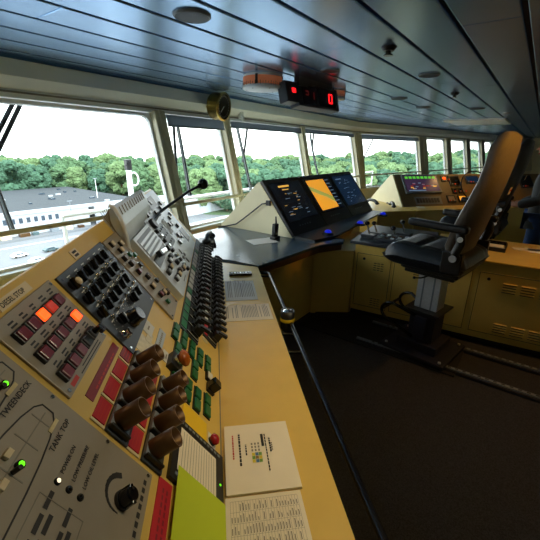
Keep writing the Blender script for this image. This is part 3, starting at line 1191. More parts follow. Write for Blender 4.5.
for (x, y, h), lb in zip(((3.38, 1.24, .12), (3.52, 1.22, .10), (3.45, 1.0, .09), (3.66, .98, .12)),
                      ('control lever nearest the monitor shelf, tall with black ball grip', 'short control lever behind the tall lever by the monitor shelf',
                       'low control lever in front of the armrest', 'control lever standing behind the armrest')):
    lever((x, y, .7655), lb, h)
ip = thing('instrument_panel', 'low black instrument panel with small keys on the centre console', 'instrument panel', (3.34, .95, .7655))
b = MB(); b.box(TR(3.33, .93, .793) @ RY(-.12), .2, .42, .03, BLACKP); b.build('casing', ip, bevel=.004)
for i in range(7):
    for j in range(3):
        k_ = MB(); k_.box(TR(3.275 + j * .045, .76 + i * .055, .8085 + j * .005), .024, .03, .012, (GREYD, SILVER, BROWN)[(i + j) % 3]); k_.build('key', ip, bevel=.002)
# tray of black boxes near the chair and papers at the right
tr = thing('document_tray', 'black tray with two stacked cards on the orange lit console top', 'tray', (3.45, .2, .7555))
p = V((3.74, .22, 0))
b = MB(); Mt = TR(p.x, p.y, .7555) @ RZ(.0)
b.bx(-.13, .13, -.12, .12, 0, .035, BLACK, Mt); b.bx(-.12, -.02, -.11, .11, .035, .038, GREYP, Mt); b.bx(.01, .1, -.11, .11, .035, .05, BLACKG, Mt)
b.build('tray_body', tr, bevel=.004)
for k in range(2):
    c_ = MB(); c_.bx(-.115 + k * .05, -.08 + k * .05, -.10, .10, .0382, .046, CREAML, Mt); c_.build('card_strip', tr)
p = V((3.86, -.05, 0))
b = MB(); b.box(TR(p.x, p.y, .7585) @ RZ(.35), .08, .22, .004, PAPER); tag(b.build('folded_paper'), 'small folded white paper at the console edge next to the black tray', 'paper')
p = onz(538, 251, .76)
b = MB(); b.box(TR(p.x, p.y - .03, .7585) @ RZ(.05), .15, .21, .004, PAPER); tag(b.build('note_pad'), 'pale note pad at the right end of the cream console top', 'paper')

# ------------------------------------------------------------------ starboard console
s_in0, s_in1 = onz(403, 207, .735), onz(466, 205, .735)
sd = (s_in1 - s_in0); sd.z = 0; sd.normalize()
sb = thing('starboard_console', 'far cream console with sloping screens in front of the right windows', 'control console', (s_in0.x, s_in0.y, 0))
sl = V((-sd.y, sd.x, 0))
Fs0 = frame(V((s_in0.x, s_in0.y, 0)), sd, sl, V((0, 0, 1)))
b = MB()
Ls = 3.4
prof = [(-.35, 0), (-.35, .735), (0, .735), (.37, 1.2), (.42, 1.2), (.98, .735), (.98, 0)]
n = len(prof)
vs = [(0, *p) for p in prof] + [(Ls, *p) for p in prof]
fs = [(i, (i + 1) % n, n + (i + 1) % n, n + i) for i in range(n)] + [tuple(range(n - 1, -1, -1)), tuple(range(n, 2 * n))]
b.add(Fs0, vs, [tuple(reversed(q)) for q in fs], CREAM)
b.bx(-.012, -.002, -.0, .9, .737, .74, CREAMP, Fs0)
b.prism(Fs0 @ frame(V((-.014, 0, 0)), V((0, 1, 0)), V((0, 0, 1)), V((1, 0, 0))), [(0, .735), (.37, 1.2), (.42, 1.2), (.98, .735)], 0, .013, CREAMP)
b.build('body', sb)
sy = (V((0, .37, 1.2)) - V((0, 0, .735))); hs_ = sy.length; sy.normalize()
Fsl = Fs0 @ frame(V((0, 0, .735)), V((1, 0, 0)), sy, V((1, 0, 0)).cross(sy))
SCRP = mat('purple_screen', S(52, 40, 58), .25, emit=S(70, 52, 78), estr=.55)
SCRGN = mat('green_bar', S(80, 190, 60), .3, emit=S(90, 200, 60), estr=.8)
FACE = mat('brown_console_face', S(120, 98, 62), .45, 0, .1, 20)
b = MB(); b.bx(.01, Ls, .0, hs_, .0, .004, FACE, Fsl); b.build('face_plate', sb)
b = MB(); b.bx(.12, .80, .23, hs_ - .02, .004, .03, GREYD, Fsl); o = b.build('monitor', sb, bevel=.005)
s = MB(); s.flat(Fsl @ TR(0, 0, .0306), .15, .77, .26, hs_ - .04, SCRP)
for i in range(8):
    s.flat(Fsl @ TR(0, 0, .031), .17 + i * .074, .225 + i * .074, hs_ - .10, hs_ - .055, SCRGN)
for i in range(18):
    a_ = .18 + rnd.random() * .5; b_ = .30 + rnd.random() * .12
    s.flat(Fsl @ TR(0, 0, .031), a_, a_ + .05, b_, b_ + .018, (SCRW, SCRY, BTNL2)[i % 3])
s.flat(Fsl @ TR(0, 0, .031), .18, .5, .265, .285, SCRW)
plabel(s.build('screen', o), 'purple screen with a green top bar')
for i, (a, s0, w, h, m) in enumerate(((.88, .45, .10, .1, BLACKP), (1.02, .36, .22, .2, BLACKP), (1.02, .22, .08, .1, BLACK), (1.14, .22, .08, .1, BLACK), (1.36, .40, .28, .16, BLACKP), (1.72, .38, .26, .18, BLACK), (2.05, .36, .3, .2, BLACKP), (2.5, .3, .3, .25, BLACK),
                                  (.86, .05, .16, .13, BLACK), (1.08, .05, .18, .13, BLACK))):
    b = MB(); b.bx(a, a + w, s0, s0 + h, .004, .02, m, Fsl); o = b.build('instrument', sb, bevel=.003)
    b = MB()
    b.bx(a + .02, a + w - .02, s0 + .02, s0 + h - .02, .02, .022, {8: GREYP, 9: SCRO, 4: SCRB}.get(i, BLACKG), Fsl)
    if i == 0:
        b.sphere(Fsl @ TR(a + .05, s0 + .05, .02), .028, .028, .016, BTNL, 12)
    for k in range(3):
        b.box(Fsl @ TR(a + .04 + k * .05, s0 + .03, .024), .02, .02, .01, (AMBER, GREYD, BTNL2)[(k + i) % 3])
    b.build('instrument_face', o)
b = MB(); b.bx(.25, .75, .03, .17, .004, .008, GREYD, Fsl)
for k in range(8):
    b.bx(.28 + k * .055, .32 + k * .055, .06, .14, .008, .014, BLACKP, Fsl)
b.build('keyboard', sb)
# goose-neck cable loop on the starboard console
b = MB()
cpt = [Fsl @ V((1.45 + .30 * math.cos(t), .30 + .26 * math.sin(t), .08 + .06 * math.sin(t * 1.0))) for t in [math.radians(-40 + 16 * k) for k in range(19)]]
b.tube(cpt, .011, BLACK, 8)
b.tube([cpt[0], Fsl @ V((1.6, .05, .02))], .011, BLACK, 8)
tag(b.build('cable_loop'), 'thick black cable looping up over the starboard console', 'cable')
p = onz(420, 205, .74)
b = MB(); b.box(TR(*(Fs0 @ V((.25, -.10, .738)))) @ RZ(.4), .2, .12, .004, PAPER); tag(b.build('paper_slip'), 'small white paper slip below the purple screen', 'paper')
b = MB(); 
b.prism(Fs0, [(-.62, -.3), (-.02, -.34), (-.02, .9), (-.8, .9)], .0, .733, CREAM)
tag(b.build('corner_desk', bevel=.005), 'cream corner desk between the monitors and the far sloping console', 'desk')



# clutter by the monitors
for u, v, rz_, lb in ((392, 206, .5, 'black handset lying on the cream corner desk behind the levers'), (372, 203, 1.0, 'black handset leaning by the right monitor')):
    p = onz(u, v, .775)
    t = thing('radio_handset', lb, 'handset', (p.x, p.y, .766))
    M = TR(p.x, p.y, .79) @ RZ(rz_)
    b = MB(); b.tube([M @ V((-.13, 0, 0)), M @ V((-.06, 0, .03)), M @ V((.06, 0, .03)), M @ V((.13, 0, 0))], .024, BLACK, 10)
    b.sphere(M @ TR(-.13, 0, -.003), .035, .035, .02, BLACK, 12); b.sphere(M @ TR(.13, 0, -.003), .035, .035, .02, BLACK, 12)
    b.build('grip', t)
    b = MB(); b.tube([M @ V((.14, 0, 0)), M @ V((.22, -.05, -.015)), M @ V((.3, .03, -.015)), M @ V((.38, 0, -.015))], .007, BLACK, 6); b.build('cord', t)

# ------------------------------------------------------------------ helm chairs
def helm_chair(label, loc, rz, cover):
    t = thing('helm_chair', label, 'chair', loc, 'helm chairs at the centre console')
    o0 = V(loc)
    B = Matrix.Translation(o0)

    def bd(mb, name, par, **k):
        return mb.build(name, par, **k)
    b = MB(); b.bx(-.24, .24, -.26, .26, .035, .06, NAVY, B); b.bx(-.15, .15, -.16, .16, .06, .13, NAVY, B)
    for x in (-.2, .2):
        for y in (-.22, .22):
            b.cyl(B @ TR(x, y, .06), .012, .01, STEEL, 8)
    base = bd(b, 'carriage', t, bevel=.006)
    b = MB(); b.bx(-.10, .10, -.10, .10, .13, .385, NAVY, B); b.bx(-.125, -.10, -.05, .05, .16, .34, NAVY, B); bd(b, 'lower_column', t, bevel=.006)
    b = MB(); b.bx(-.15, .15, -.14, .14, .385, .40, BLACK, B); bd(b, 'flange', t, bevel=.004)
    b = MB(); b.bx(-.075, .075, -.088, .088, .40, .70, STEEL, B)
    for y in (-.04, .04):
        b.bx(-.078, -.074, y - .006, y + .006, .40, .72, GREYD, B)
    bd(b, 'pedestal', t, bevel=.012, seg=3)
    b = MB(); b.tube([B @ V((-.078, .0, .685)), B @ V((-.12, .05, .66)), B @ V((-.14, .09, .655))], .006, BLACK, 8); b.sphere(B @ TR(-.14, .095, .655), .012, .012, .012, BLACK, 8); bd(b, 'height_lever', t)
    # foot rest hoops in front
    b = MB()
    for x, z1, z2 in ((-.16, .40, .24), (.16, .40, .24)):
        pts = []
        for k in range(13):
            a = math.radians(-90 + 15 * k)
            pts.append(B @ V((x, .22 + .10 * math.cos(a), (z1 + z2) / 2 + (z1 - z2) / 2 * math.sin(a))))
        b.tube([B @ V((x * .6, .06, .14))] + pts + [B @ V((x * .6, .05, .33))], .013, BLACKG, 8)
    b.tube([B @ V((-.16, .32, .32)), B @ V((.16, .32, .32))], .012, BLACKG, 8)
    bd(b, 'foot_rest', t)
    # seat
    b = MB(); b.bx(-.17, .17, -.2, .17, .70, .74, BLACK, B); b.bx(-.2, .2, -.23, .18, .735, .77, BLACK, B); bd(b, 'seat_pan', t, bevel=.008)
    nx, ny = 22, 26
    vs, fs = [], []
    for s_ in range(2):
        for i in range(nx + 1):
            for j in range(ny + 1):
                u = -1 + 2 * i / nx; w = -1 + 2 * j / ny
                x = .275 * u; y = .30 * w + .02
                rim = max(0, 1 - abs(u) ** 7) ** .5 * max(0, 1 - abs(w) ** 8) ** .5
                if s_:
                    z = .035 + rim * (.085 + .03 * min(1, abs(u) ** 4 * 1.6) + .012 * w)
                    for wj in (-.42, .22):
                        z -= .03 * math.exp(-((w - wj) / .06) ** 2) * rim * (abs(u) < .72)
                    z -= .018 * math.exp(-((abs(u) - .72) / .05) ** 2) * rim
                    if w > .55:
                        z -= .035 * ((w - .55) / .45) ** 2
                else:
                    z = .03 - rim * .082
                vs.append((x, y, .805 + z))
    st = (nx + 1) * (ny + 1)
    for i in range(nx):
        for j in range(ny):
            q = [i * (ny + 1) + j, (i + 1) * (ny + 1) + j, (i + 1) * (ny + 1) + j + 1, i * (ny + 1) + j + 1]
            fs.append([k + st for k in q])
            fs.append(q[::-1])
    b = MB(); b.add(B, vs, fs, LEATHER, True)
    bd(b, 'seat_cushion', t)
    # backrest: swept rounded section
    path = [(-.155, .87), (-.172, .96), (-.20, 1.07), (-.228, 1.18), (-.258, 1.29), (-.285, 1.40), (-.303, 1.51), (-.312, 1.61), (-.310, 1.685), (-.308, 1.712)]
    hw = [.21, .245, .25, .24, .215, .195, .187, .184, .165, .09]
    th = [.04, .05, .055, .052, .05, .048, .05, .052, .046, .02]
    K = 28
    vs, fs_f, fs_r = [], [], []
    for i, (y, z) in enumerate(path):
        a = V((0, path[min(i + 1, 9)][0] - path[max(i - 1, 0)][0], path[min(i + 1, 9)][1] - path[max(i - 1, 0)][1])).normalized()
        nrm = V((0, a.z, -a.y))
        for k in range(K):
            t_ = 2 * PI * k / K
            cx = math.copysign(abs(math.cos(t_)) ** .55, math.cos(t_)); sx = math.copysign(abs(math.sin(t_)) ** .7, math.sin(t_))
            wrap = .035 * abs(cx) ** 3 if 0 < i < 8 else 0
            vs.append(V((hw[i] * cx, y, z)) + nrm * (th[i] * sx + wrap))
    for i in range(9):
        for k in range(K):
            q = (i * K + k, i * K + (k + 1) % K, (i + 1) * K + (k + 1) % K, (i + 1) * K + k)
            (fs_f if math.sin(2 * PI * (k + .5) / K) > .25 else fs_r).append(q)
    b = MB(); b.add(B, vs, fs_f, LEATHER, True); b.add(B, vs, fs_r, cover, True); b.add(B, vs[:K], [tuple(range(K - 1, -1, -1))], LEATHER); b.add(B, vs[-K:], [tuple(range(K))], cover)
    bk = bd(b, 'backrest', t)
    b = MB()
    Mg = B @ frame(V((-.06, -.345, 1.34)), V((1, 0, 0)), V((0, -.22, .975)), V((0, -.975, -.22)))
    b.box(Mg @ TR(.20, .0, .0), .045, .05, .004, CREAML)
    b.box(Mg @ TR(.20, .004, .0025), .03, .012, .002, INKR)
    plabel(b.build('maker_tag', bk), 'small white and red tag')
    for x in (-1, 1):
        b = MB()
        b.bx(x * .275 - .018, x * .275 + .018, -.26, -.13, .80, .95, BLACK, B)
        b.cyl(B @ TR(x * .297, -.21, .915) @ RY(x * PI / 2), .045, .012, BLACK, 18)
        b.cyl(B @ TR(x * .309, -.21, .915) @ RY(x * PI / 2), .024, .012, STEEL, 18)
        bd(b, 'recliner_hinge', t, bevel=.006)
        b = MB()
        b.tube([B @ V((x * .29, -.21, .94)), B @ V((x * .29, -.235, 1.02)), B @ V((x * .29, -.22, 1.11))], .03, BLACK, 10)
        b.cyl(B @ TR(x * .315, -.235, 1.05) @ RY(x * PI / 2), .018, .008, STEEL, 14)
        arm = bd(b, 'armrest', t)
        b = MB()
        b.box(B @ TR(x * .30, -.075, 1.115) @ RX(.02), .062, .40, .05, LEATHER)
        b.build('arm_pad', arm, bevel=.018, seg=4)
    t.rotation_euler = (0, 0, rz)
    return t


helm_chair('near black leather helm chair with grey brown seat cover and steel pedestal', (2.88, .50, 0), math.radians(-10), FABRIC)
helm_chair('far black helm chair, partly hidden behind the near chair', (4.45, .455, 0), math.radians(-3), LEATHER)
for i, x in enumerate((2.69, 3.07)):
    r_ = thing('floor_rail', ('slotted steel floor rail on the near side under the helm chair', 'slotted steel floor rail running close to the cream cabinets')[i], 'rail', (x, -.2, 0), 'helm chair floor rails')
    b = MB(); b.bx(x - .03, x + .03, -2.2, 1.0, .0, .022, NAVY); b.bx(x - .014, x + .014, -2.2, 1.0, .022, .034, GREYD); b.build('rail_bar', r_, bevel=.002)
    b = MB()
    for k in range(60):
        b.box(TR(x, -2.1 + k * .05, .0345), .014, .022, .002, BLACK)
    b.build('slots', r_)
b = MB(); b.bx(2.62, 3.16, .2, 1.55, -.001, .012, mat('black_mat', S(16, 15, 20), .7, 0, .2, 40))
tag(b.build('floor_mat'), 'black floor plate under the helm chair', 'mat')

# ------------------------------------------------------------------ person at the right edge
def skin_mesh(name, verts, edges, radii, m, parent, sub=2, rootv=0):
    root = parent
    me = bpy.data.meshes.new(name)
    org = root.location
    while root.parent is not None:
        root = root.parent
    org = root.location
    me.from_pydata([V(p) - org for p in verts], edges, [])
    me.materials.append(m)
    o = bpy.data.objects.new(name, me)
    COL.objects.link(o)
    o.parent = parent
    md = o.modifiers.new('skin', 'SKIN')
    md.use_smooth_shade = True
    for i, r in enumerate(radii):
        me.skin_vertices[0].data[i].radius = r if isinstance(r, tuple) else (r, r)
        me.skin_vertices[0].data[i].use_root = (i == rootv)
    md2 = o.modifiers.new('subdivision', 'SUBSURF')
    md2.levels = md2.render_levels = sub
    return o


PX, PY = 5.10, -.11
per = thing('person', 'person in grey jacket and blue jeans standing beyond the far helm chair', 'person', (PX, PY, 0))


def P(x, y, z):
    return V((PX + x, PY + y, z))


# body: one continuous skin, facing +y
bv = [P(0, 0, .92), P(0, .01, 1.08), P(0, .02, 1.26), P(0, .01, 1.40), P(0, .02, 1.48), P(0, .05, 1.56), P(0, .06, 1.66),
      P(-.09, 0, .86), P(-.10, .03, .48), P(-.10, 0, .09), P(-.10, .13, .04),
      P(.09, 0, .86), P(.10, -.03, .48), P(.10, -.05, .09), P(.10, .08, .04),
      P(-.19, .0, 1.38), P(-.25, .02, 1.10), P(-.20, .24, 1.02), P(-.17, .30, 1.02),
      P(.19, .0, 1.38), P(.25, .02, 1.10), P(.20, .22, 1.00), P(.17, .28, 1.00)]
be = [(0, 1), (1, 2), (2, 3), (3, 4), (4, 5), (5, 6), (0, 7), (7, 8), (8, 9), (9, 10), (0, 11), (11, 12), (12, 13), (13, 14), (3, 15), (15, 16), (16, 17), (17, 18), (3, 19), (19, 20), (20, 21), (21, 22)]
br = [(.15, .11), (.14, .10), (.16, .11), (.13, .09), .055, .075, .08, .085, .06, .042, .035, .085, .06, .042, .035, .06, .045, .032, .028, .06, .045, .032, .028]
body = skin_mesh('body', bv, be, br, SKIN, per)
jv = bv[:4] + bv[15:18] + bv[19:22] + [P(0, 0, .84)]
jr = [(.175, .135), (.165, .125), (.185, .135), (.15, .11), .08, .064, .05, .08, .064, .05, (.17, .135)]
je = [(0, 1), (1, 2), (2, 3), (3, 4), (4, 5), (5, 6), (3, 7), (7, 8), (8, 9), (0, 10)]
skin_mesh('jacket', jv, je, jr, JACKET, per)
tv = [P(0, 0, .92)] + [bv[i] for i in (7, 8, 9, 11, 12, 13)]
skin_mesh('jeans', tv, [(0, 1), (1, 2), (2, 3), (0, 4), (4, 5), (5, 6)], [(.165, .125), .105, .08, .065, .105, .08, .065], JEANS, per)
for x, y in ((-.10, 0), (.10, -.05)):
    b = MB(); b.sphere(Matrix.Translation(P(x, y + .06, .05)), .055, .14, .05, SHOE, 14); b.build('shoe', per)
b = MB()
b.sphere(Matrix.Translation(P(0, .035, 1.665)), .092, .108, .10, HAIR, 18)
b.build('hair', per)
b = MB()
b.sphere(Matrix.Translation(P(0, .075, 1.625)), .074, .088, .112, SKIN, 20)
b.tube([P(0, .155, 1.64), P(0, .178, 1.61)], .009, SKIN, 8, .014)
b.sphere(Matrix.Translation(P(-.076, .06, 1.62)), .012, .022, .032, SKIN, 10)
b.sphere(Matrix.Translation(P(.076, .06, 1.62)), .012, .022, .032, SKIN, 10)
for x in (-.03, .03):
    b.sphere(Matrix.Translation(P(x, .152, 1.645)), .011, .009, .008, WHITEI, 10)
    b.sphere(Matrix.Translation(P(x, .159, 1.645)), .005, .004, .005, INK, 8)
b.sphere(Matrix.Translation(P(0, .156, 1.57)), .024, .01, .007, INKR, 10)
b.build('face', per)
for sx in (-1, 1):
    w = P(sx * .17, .30 if sx < 0 else .28, 1.02 if sx < 0 else 1.0)
    hv, he, hr_ = [w, w + V((-sx * .01, .05, .0)), w + V((-sx * .012, .09, -.004))], [(0, 1), (1, 2)], [.026, .034, .03]
    for f in range(4):
        off = V(((f - 1.5) * .019, 0, 0))
        k = len(hv)
        L = (.062, .072, .068, .052)[f]
        hv += [w + V((-sx * .012, .09, -.004)) + off, w + V((-sx * .012, .09 + L * .5, -.010)) + off, w + V((-sx * .012, .09 + L * .8, -.035)) + off, w + V((-sx * .012, .09 + L * .75, -.055)) + off]
        he += [(2, k), (k, k + 1), (k + 1, k + 2), (k + 2, k + 3)]
        hr_ += [.010, .0095, .009, .008]
    k = len(hv)
    hv += [w + V((-sx * .045, .045, -.005)), w + V((-sx * .06, .075, -.02)), w + V((-sx * .055, .095, -.035))]
    he += [(1, k), (k, k + 1), (k + 1, k + 2)]
    hr_ += [.012, .011, .009]
    skin_mesh('hand', hv, he, hr_, SKIN, per, 1)
bg = thing('shoulder_bag', 'dark grey bag hanging at the hip of the standing person', 'bag', (PX - .12, PY - .26, .80))
b = MB(); b.box(Matrix.Translation(P(-.16, -.24, 1.02)) @ RX(.1), .10, .20, .34, JACKET); b.build('bag_body', bg, bevel=.03, seg=3)
b = MB(); b.tube([P(-.16, -.2, 1.18), P(-.17, -.08, 1.42), P(-.10, .06, 1.46)], .014, BLACK, 8); b.build('strap', bg)

# ------------------------------------------------------------------ things under the ceiling
names = ['near left', '', '', '', '', '', '']
for i, (u, v, r, lb) in enumerate(((192, 15, .085, 'large round recessed ceiling speaker, nearest, at the upper left'),
                             (330, 70, .07, 'round dark ceiling speaker above the red digital display'),
                             (429, 74.6, .08, 'round dark ceiling speaker right of the near sprinkler'),
                             (399, 98, .09, 'small round ceiling speaker left of the far sprinkler'),
                             (423, 107, .09, 'small round ceiling speaker in front of the flat ceiling lamp, left of it'),
                             (477, 108, .10, 'small round ceiling speaker just above the flat ceiling lamp in the picture'))):
    p = onz(u, v, ZC)
    t = thing('ceiling_speaker', lb, 'ceiling speaker', (p.x, p.y, ZC - .012), 'round recessed ceiling speakers')
    b = MB(); b.lathe(TR(p.x, p.y, ZC - .012), [(r * .88, .004), (r * .91, 0), (r, .006), (r, .012)], GREYD, 28, False); b.build('trim_ring', t)
    b = MB(); b.cyl(TR(p.x, p.y, ZC - .010), r * .885, .009, CEILD, 28); b.build('grille', t)
for u, v, lb in ((389, 47, 'nearer ceiling sprinkler head, black, between two slats'), (455, 93, 'farther ceiling sprinkler head, black')):
    p = onz(u, v, ZC)
    t = thing('sprinkler', lb, 'sprinkler', (p.x, p.y, ZC - .044), 'ceiling sprinklers')
    b = MB(); b.lathe(TR(p.x, p.y, ZC - .02), [(.03, 0), (.045, .02)], BLACK, 16); b.build('rose', t)
    b = MB(); b.cyl(TR(p.x, p.y, ZC - .04), .016, .03, BLACK, 10); b.cyl(TR(p.x, p.y, ZC - .044), .026, .005, BLACKG, 12); b.build('nozzle', t)
p = onz(476, 121, ZC)
b = MB(); b.bx(p.x - .6, p.x + .9, p.y - .55, p.y + .5, ZC - .03, ZC - .001, WHITEP)
tag(b.build('ceiling_lamp', bevel=.004), 'flat pale ceiling lamp panel above the right windows', 'lamp')

ORS = mat('orange_scale', S(206, 122, 84), .4, emit=S(216, 130, 88), estr=.14)


def drum(px, py, r, z0, lab, h=.09):
    t = thing('rudder_indicator', lab, 'indicator', (px, py, z0), 'drum indicators under the ceiling')
    b = MB(); b.lathe(TR(px, py, z0), [(.001, 0), (r * .96, 0), (r, .008), (r, .022), (r * .95, .024), (r * .95, ZC - z0)], WHITEP, 40, False); b.build('drum', t)
    b = MB(); b.lathe(TR(px, py, z0 + .028), [(r * .97, 0), (r * .97, h - .03)], ORS, 40, False)
    for k in range(48):
        a = 2 * PI * k / 48
        b.box(TR(px, py, z0 + .036) @ RZ(a) @ TR(r * .974, 0, 0), .003, .004, .014 if k % 2 else .026, INK)
    for k in range(4):
        a = 2 * PI * (k + .08) / 4 + math.radians(12)
        b.box(TR(px, py, z0 + .06) @ RZ(a) @ TR(r * .975, 0, 0), .006, .02, .07, BLACK)
    plabel(b.build('scale', t), 'orange scale')
    b = MB()
    for k in range(6):
        a = 2 * PI * k / 6
        b.cyl(TR(px + r * .8 * math.cos(a), py + r * .8 * math.sin(a), z0 - .004), .006, .004, CHROME, 8)
    b.build('bolts', t)


drum(2.60, 1.99, .17, 2.045, 'drum shaped rudder indicator with orange scale and white base under the ceiling')
dq = onz(334, 99, 2.07)
drum(dq.x, dq.y, .11, 2.06, 'small orange drum indicator behind the red digital display', .08)
dd = thing('digital_display', 'black overhead display box with glowing red digits', 'display', (2.95, 1.78, 2.0))
fw = V((.10, .995, 0)).normalized()
rt = V((fw.y, -fw.x, 0))
ctr = ony(313, 96, 1.72)
up_ = (V((0, 0, 1)) + fw * .25).normalized()
FDD = frame(ctr, rt, up_, rt.cross(up_))
REDDIG = mat('red_digit', S(255, 40, 40), .4, emit=S(255, 24, 30), estr=2.2)
REDDIM = mat('dim_red_digit', S(90, 20, 22), .4, emit=S(180, 30, 20), estr=.12)
b = MB(); b.box(FDD @ TR(.10, 0, -.05), .62, .19, .10, BLACKP); b.build('casing', dd, bevel=.006)
b = MB(); b.box(FDD @ TR(-.29, .004, -.04), .15, .16, .09, BLACKP); b.build('side_unit', dd, bevel=.006)
b = MB()
for x, w in ((-.05, .2), (.22, .26)):
    b.box(FDD @ TR(x, 0, .001), w, .15, .003, BLACKG)
b.build('window_panel', dd)
b = MB(); b.box(FDD @ TR(-.27, .015, .0065), .045, .034, .004, REDDIG); b.build('red_lamp', dd)


def seven(mbx, M, w, h, segs, m):
    t = .011
    S_ = {'a': (0, h / 2, w, t), 'g': (0, 0, w, t), 'd': (0, -h / 2, w, t), 'f': (-w / 2, h / 4, t, h / 2), 'b': (w / 2, h / 4, t, h / 2), 'e': (-w / 2, -h / 4, t, h / 2), 'c': (w / 2, -h / 4, t, h / 2)}
    for s_ in segs:
        x, y, a, c_ = S_[s_]
        mbx.box(M @ TR(x + y * .12, y, 0), a, c_, .002, m)


b = MB(); seven(b, FDD @ TR(.27, 0, .004), .05, .075, 'abcdef', REDDIG); b.build('digit', dd)
b = MB(); seven(b, FDD @ TR(-.09, 0, .004), .04, .06, 'abg', REDDIM); seven(b, FDD @ TR(-.01, 0, .004), .04, .06, 'bc', REDDIM); b.build('digit', dd)
b = MB(); b.bx(ctr.x - .2, ctr.x + .38, ctr.y + .02, ctr.y + .07, ctr.z + .06, ZC, BLACK); b.build('hanger', dd)

gp_ = V((3.02, 2.95, 2.005))
ga = thing('round_gauge', 'round brass gauge with black face on the window header', 'gauge', gp_)
axis = V((.22, -.95, -.10)).normalized()
xx = axis.cross(V((0, 0, 1))).normalized()
FG = frame(gp_, xx, axis.cross(xx), axis) @ Matrix.Scale(1.22, 4)
b = MB(); b.lathe(FG @ TR(0, 0, -.03), [(.10, 0), (.112, .02), (.112, .10), (.118, .105), (.118, .12), (.10, .122)], BRASS, 32, False); b.build('case', ga)
b = MB(); b.cyl(FG @ TR(0, 0, .065), .102, .018, BLACKG, 32)
for k in range(24):
    b.box(FG @ TR(0, 0, .0835) @ RZ(2 * PI * k / 24) @ TR(.085, 0, 0), .012, .003, .001, WHITEI)
b.box(FG @ TR(0, 0, .0836) @ RZ(.8) @ TR(.03, 0, 0), .07, .006, .001, WHITEI)
b.build('dial', ga)
b = MB(); b.tube([gp_ - axis * .02, gp_ + V((.02, .16, .02))], .03, FRAMEP, 10); b.build('mount', ga)
q = WA.hit(241, 117, -.06)
b = MB(); b.box(TR(q.x, q.y, q.z + .03), .05, .05, .10, WHITEP); b.box(TR(q.x, q.y - .03, q.z - .02), .03, .03, .04, WHITEP)
tag(b.build('wall_hook', bevel=.006), 'small white hook on the header right of the brass gauge', 'hook')


# window wipers and blinds (outside / inside the glass)
def wiper(W, arms, blades, lab):
    t = thing('window_wiper', lab, 'wiper', W.hit(*arms[0][0], .16), 'window wipers')
    for k, a in enumerate(arms):
        b = MB(); b.tube([W.hit(*p_, .16) for p_ in a], .016, BLACK, 8); b.build('arm', t)
    for a in blades:
        b = MB(); b.tube([W.hit(*p_, .13) for p_ in a], .020, BLACK, 8); b.tube([W.hit(*p_, .10) for p_ in a], .007, GREYD, 6); b.build('blade', t)


wiper(WA, [[(14, 101), (-12, 152)], [(22, 101), (-10, 168)]], [[(-4, 186), (12.5, 230)]], 'large wiper hanging across the leftmost window')
wiper(WA, [[(173, 116), (174.5, 140), (176.5, 170)], [(178, 116), (178, 128)]], [[(178, 128), (183, 155), (190, 196)]], 'wiper hanging in the narrow window by the microphone')
wiper(WA, [[(247.5, 126), (244.5, 150), (243, 162)]], [[(237, 127), (244, 158), (251, 190)]], 'crossed wiper in the window behind the left monitor')
wiper(WA, [[(314, 130), (312, 150)]], [[(310, 134), (313.5, 155), (319, 180)]], 'wiper in the window above the orange chart screen')
wiper(WB, [[(374.5, 136), (364, 158)]], [[(361.5, 138), (363.5, 160), (365, 182)]], 'wiper at the left side of the window over the purple screen')


def blind(W, t0, t1, h, lab):
    t = thing('roller_blind', lab, 'blind', W.F((t0 + t1) / 2, -h, -.03).translation, 'roller blinds at the window heads')
    b = MB(); b.bx(t0 + .02, t1 - .02, -h, -.02, .0, .006, BLINDM, W.F(0, 0, -.03)); b.build('fabric', t)
    b = MB(); b.bx(t0 + .02, t1 - .02, -h - .02, -h, -.004, .012, GREYD, W.F(0, 0, -.03)); b.build('bottom_bar', t, bevel=.004)


blind(WA, 1.45, 2.35, .115, 'blue grey blind rolled down a hand at the narrow window')
blind(WA, 2.45, 4.27, .08, 'blue grey blind rolled up at the window behind the left monitor')
blind(WA, 4.38, 6.62, .07, 'blue grey blind rolled up at the window above the orange chart screen')
blind(WB, tB[0], tB[1], .10, 'blue grey blind rolled up over the purple screen window')
q = WA.hit(57, 104, .16)
b = MB(); b.tube([WA.hit(55, 99, .10), WA.hit(58, 104, .10), WA.hit(62, 109, .10)], .012, BLACK, 8)
tag(b.build('washer_nozzle'), 'small dark washer nozzle outside the top of the leftmost window', 'nozzle')

# ------------------------------------------------------------------ outside: ship and harbour
b = MB()
b.bx(-6, 14, 3.6, 9.2, -1.77, -1.62, WHITEP)
struct(b.build('trim_%d' % tn)); tn += 1
b = MB()
for z in (.80, .35):
    b.tube([(1.9, 4.4, z), (13, 4.9, z)], .03, WHITEP, 8)
for k in range(7):
    x = 1.9 + k * 1.85
    b.tube([(x, 4.4 + k * .083, -1.62), (x, 4.4 + k * .083, .8)], .025, WHITEP, 8)
tag(b.build('ship_railing'), 'white ship railing outside the front windows', 'railing')
pm = ony(133, 210, 6.2)
po = thing('signal_post', 'white post with black lamp head and white rope coil outside the left window', 'post', (pm.x, pm.y, -1.62))
pt = ony(132, 170, 6.2)
b = MB(); b.tube([(pm.x, pm.y, -1.62), (pm.x, pm.y, pt.z)], .048, WHITEP, 12); b.build('pole', po)
b = MB(); b.bx(pm.x - .05, pm.x + .05, pm.y - .05, pm.y + .05, pt.z, pt.z + .19, BLACK)
b.cyl(TR(pm.x - .052, pm.y - .03, pt.z + .13) @ RY(-PI / 2), .04, .02, BLACKG, 14); b.build('lamp_head', po, bevel=.01)
b = MB()
b.tube([V((pm.x, pm.y, pt.z - .12)) + V((.59, -.8, 0)) * (.09 + .08 * math.cos(a)) + V((0, 0, .12 * math.sin(a) - .04)) for a in [2 * PI * k / 20 for k in range(21)]], .014, WHITEP, 8); b.build('rope_coil', po)

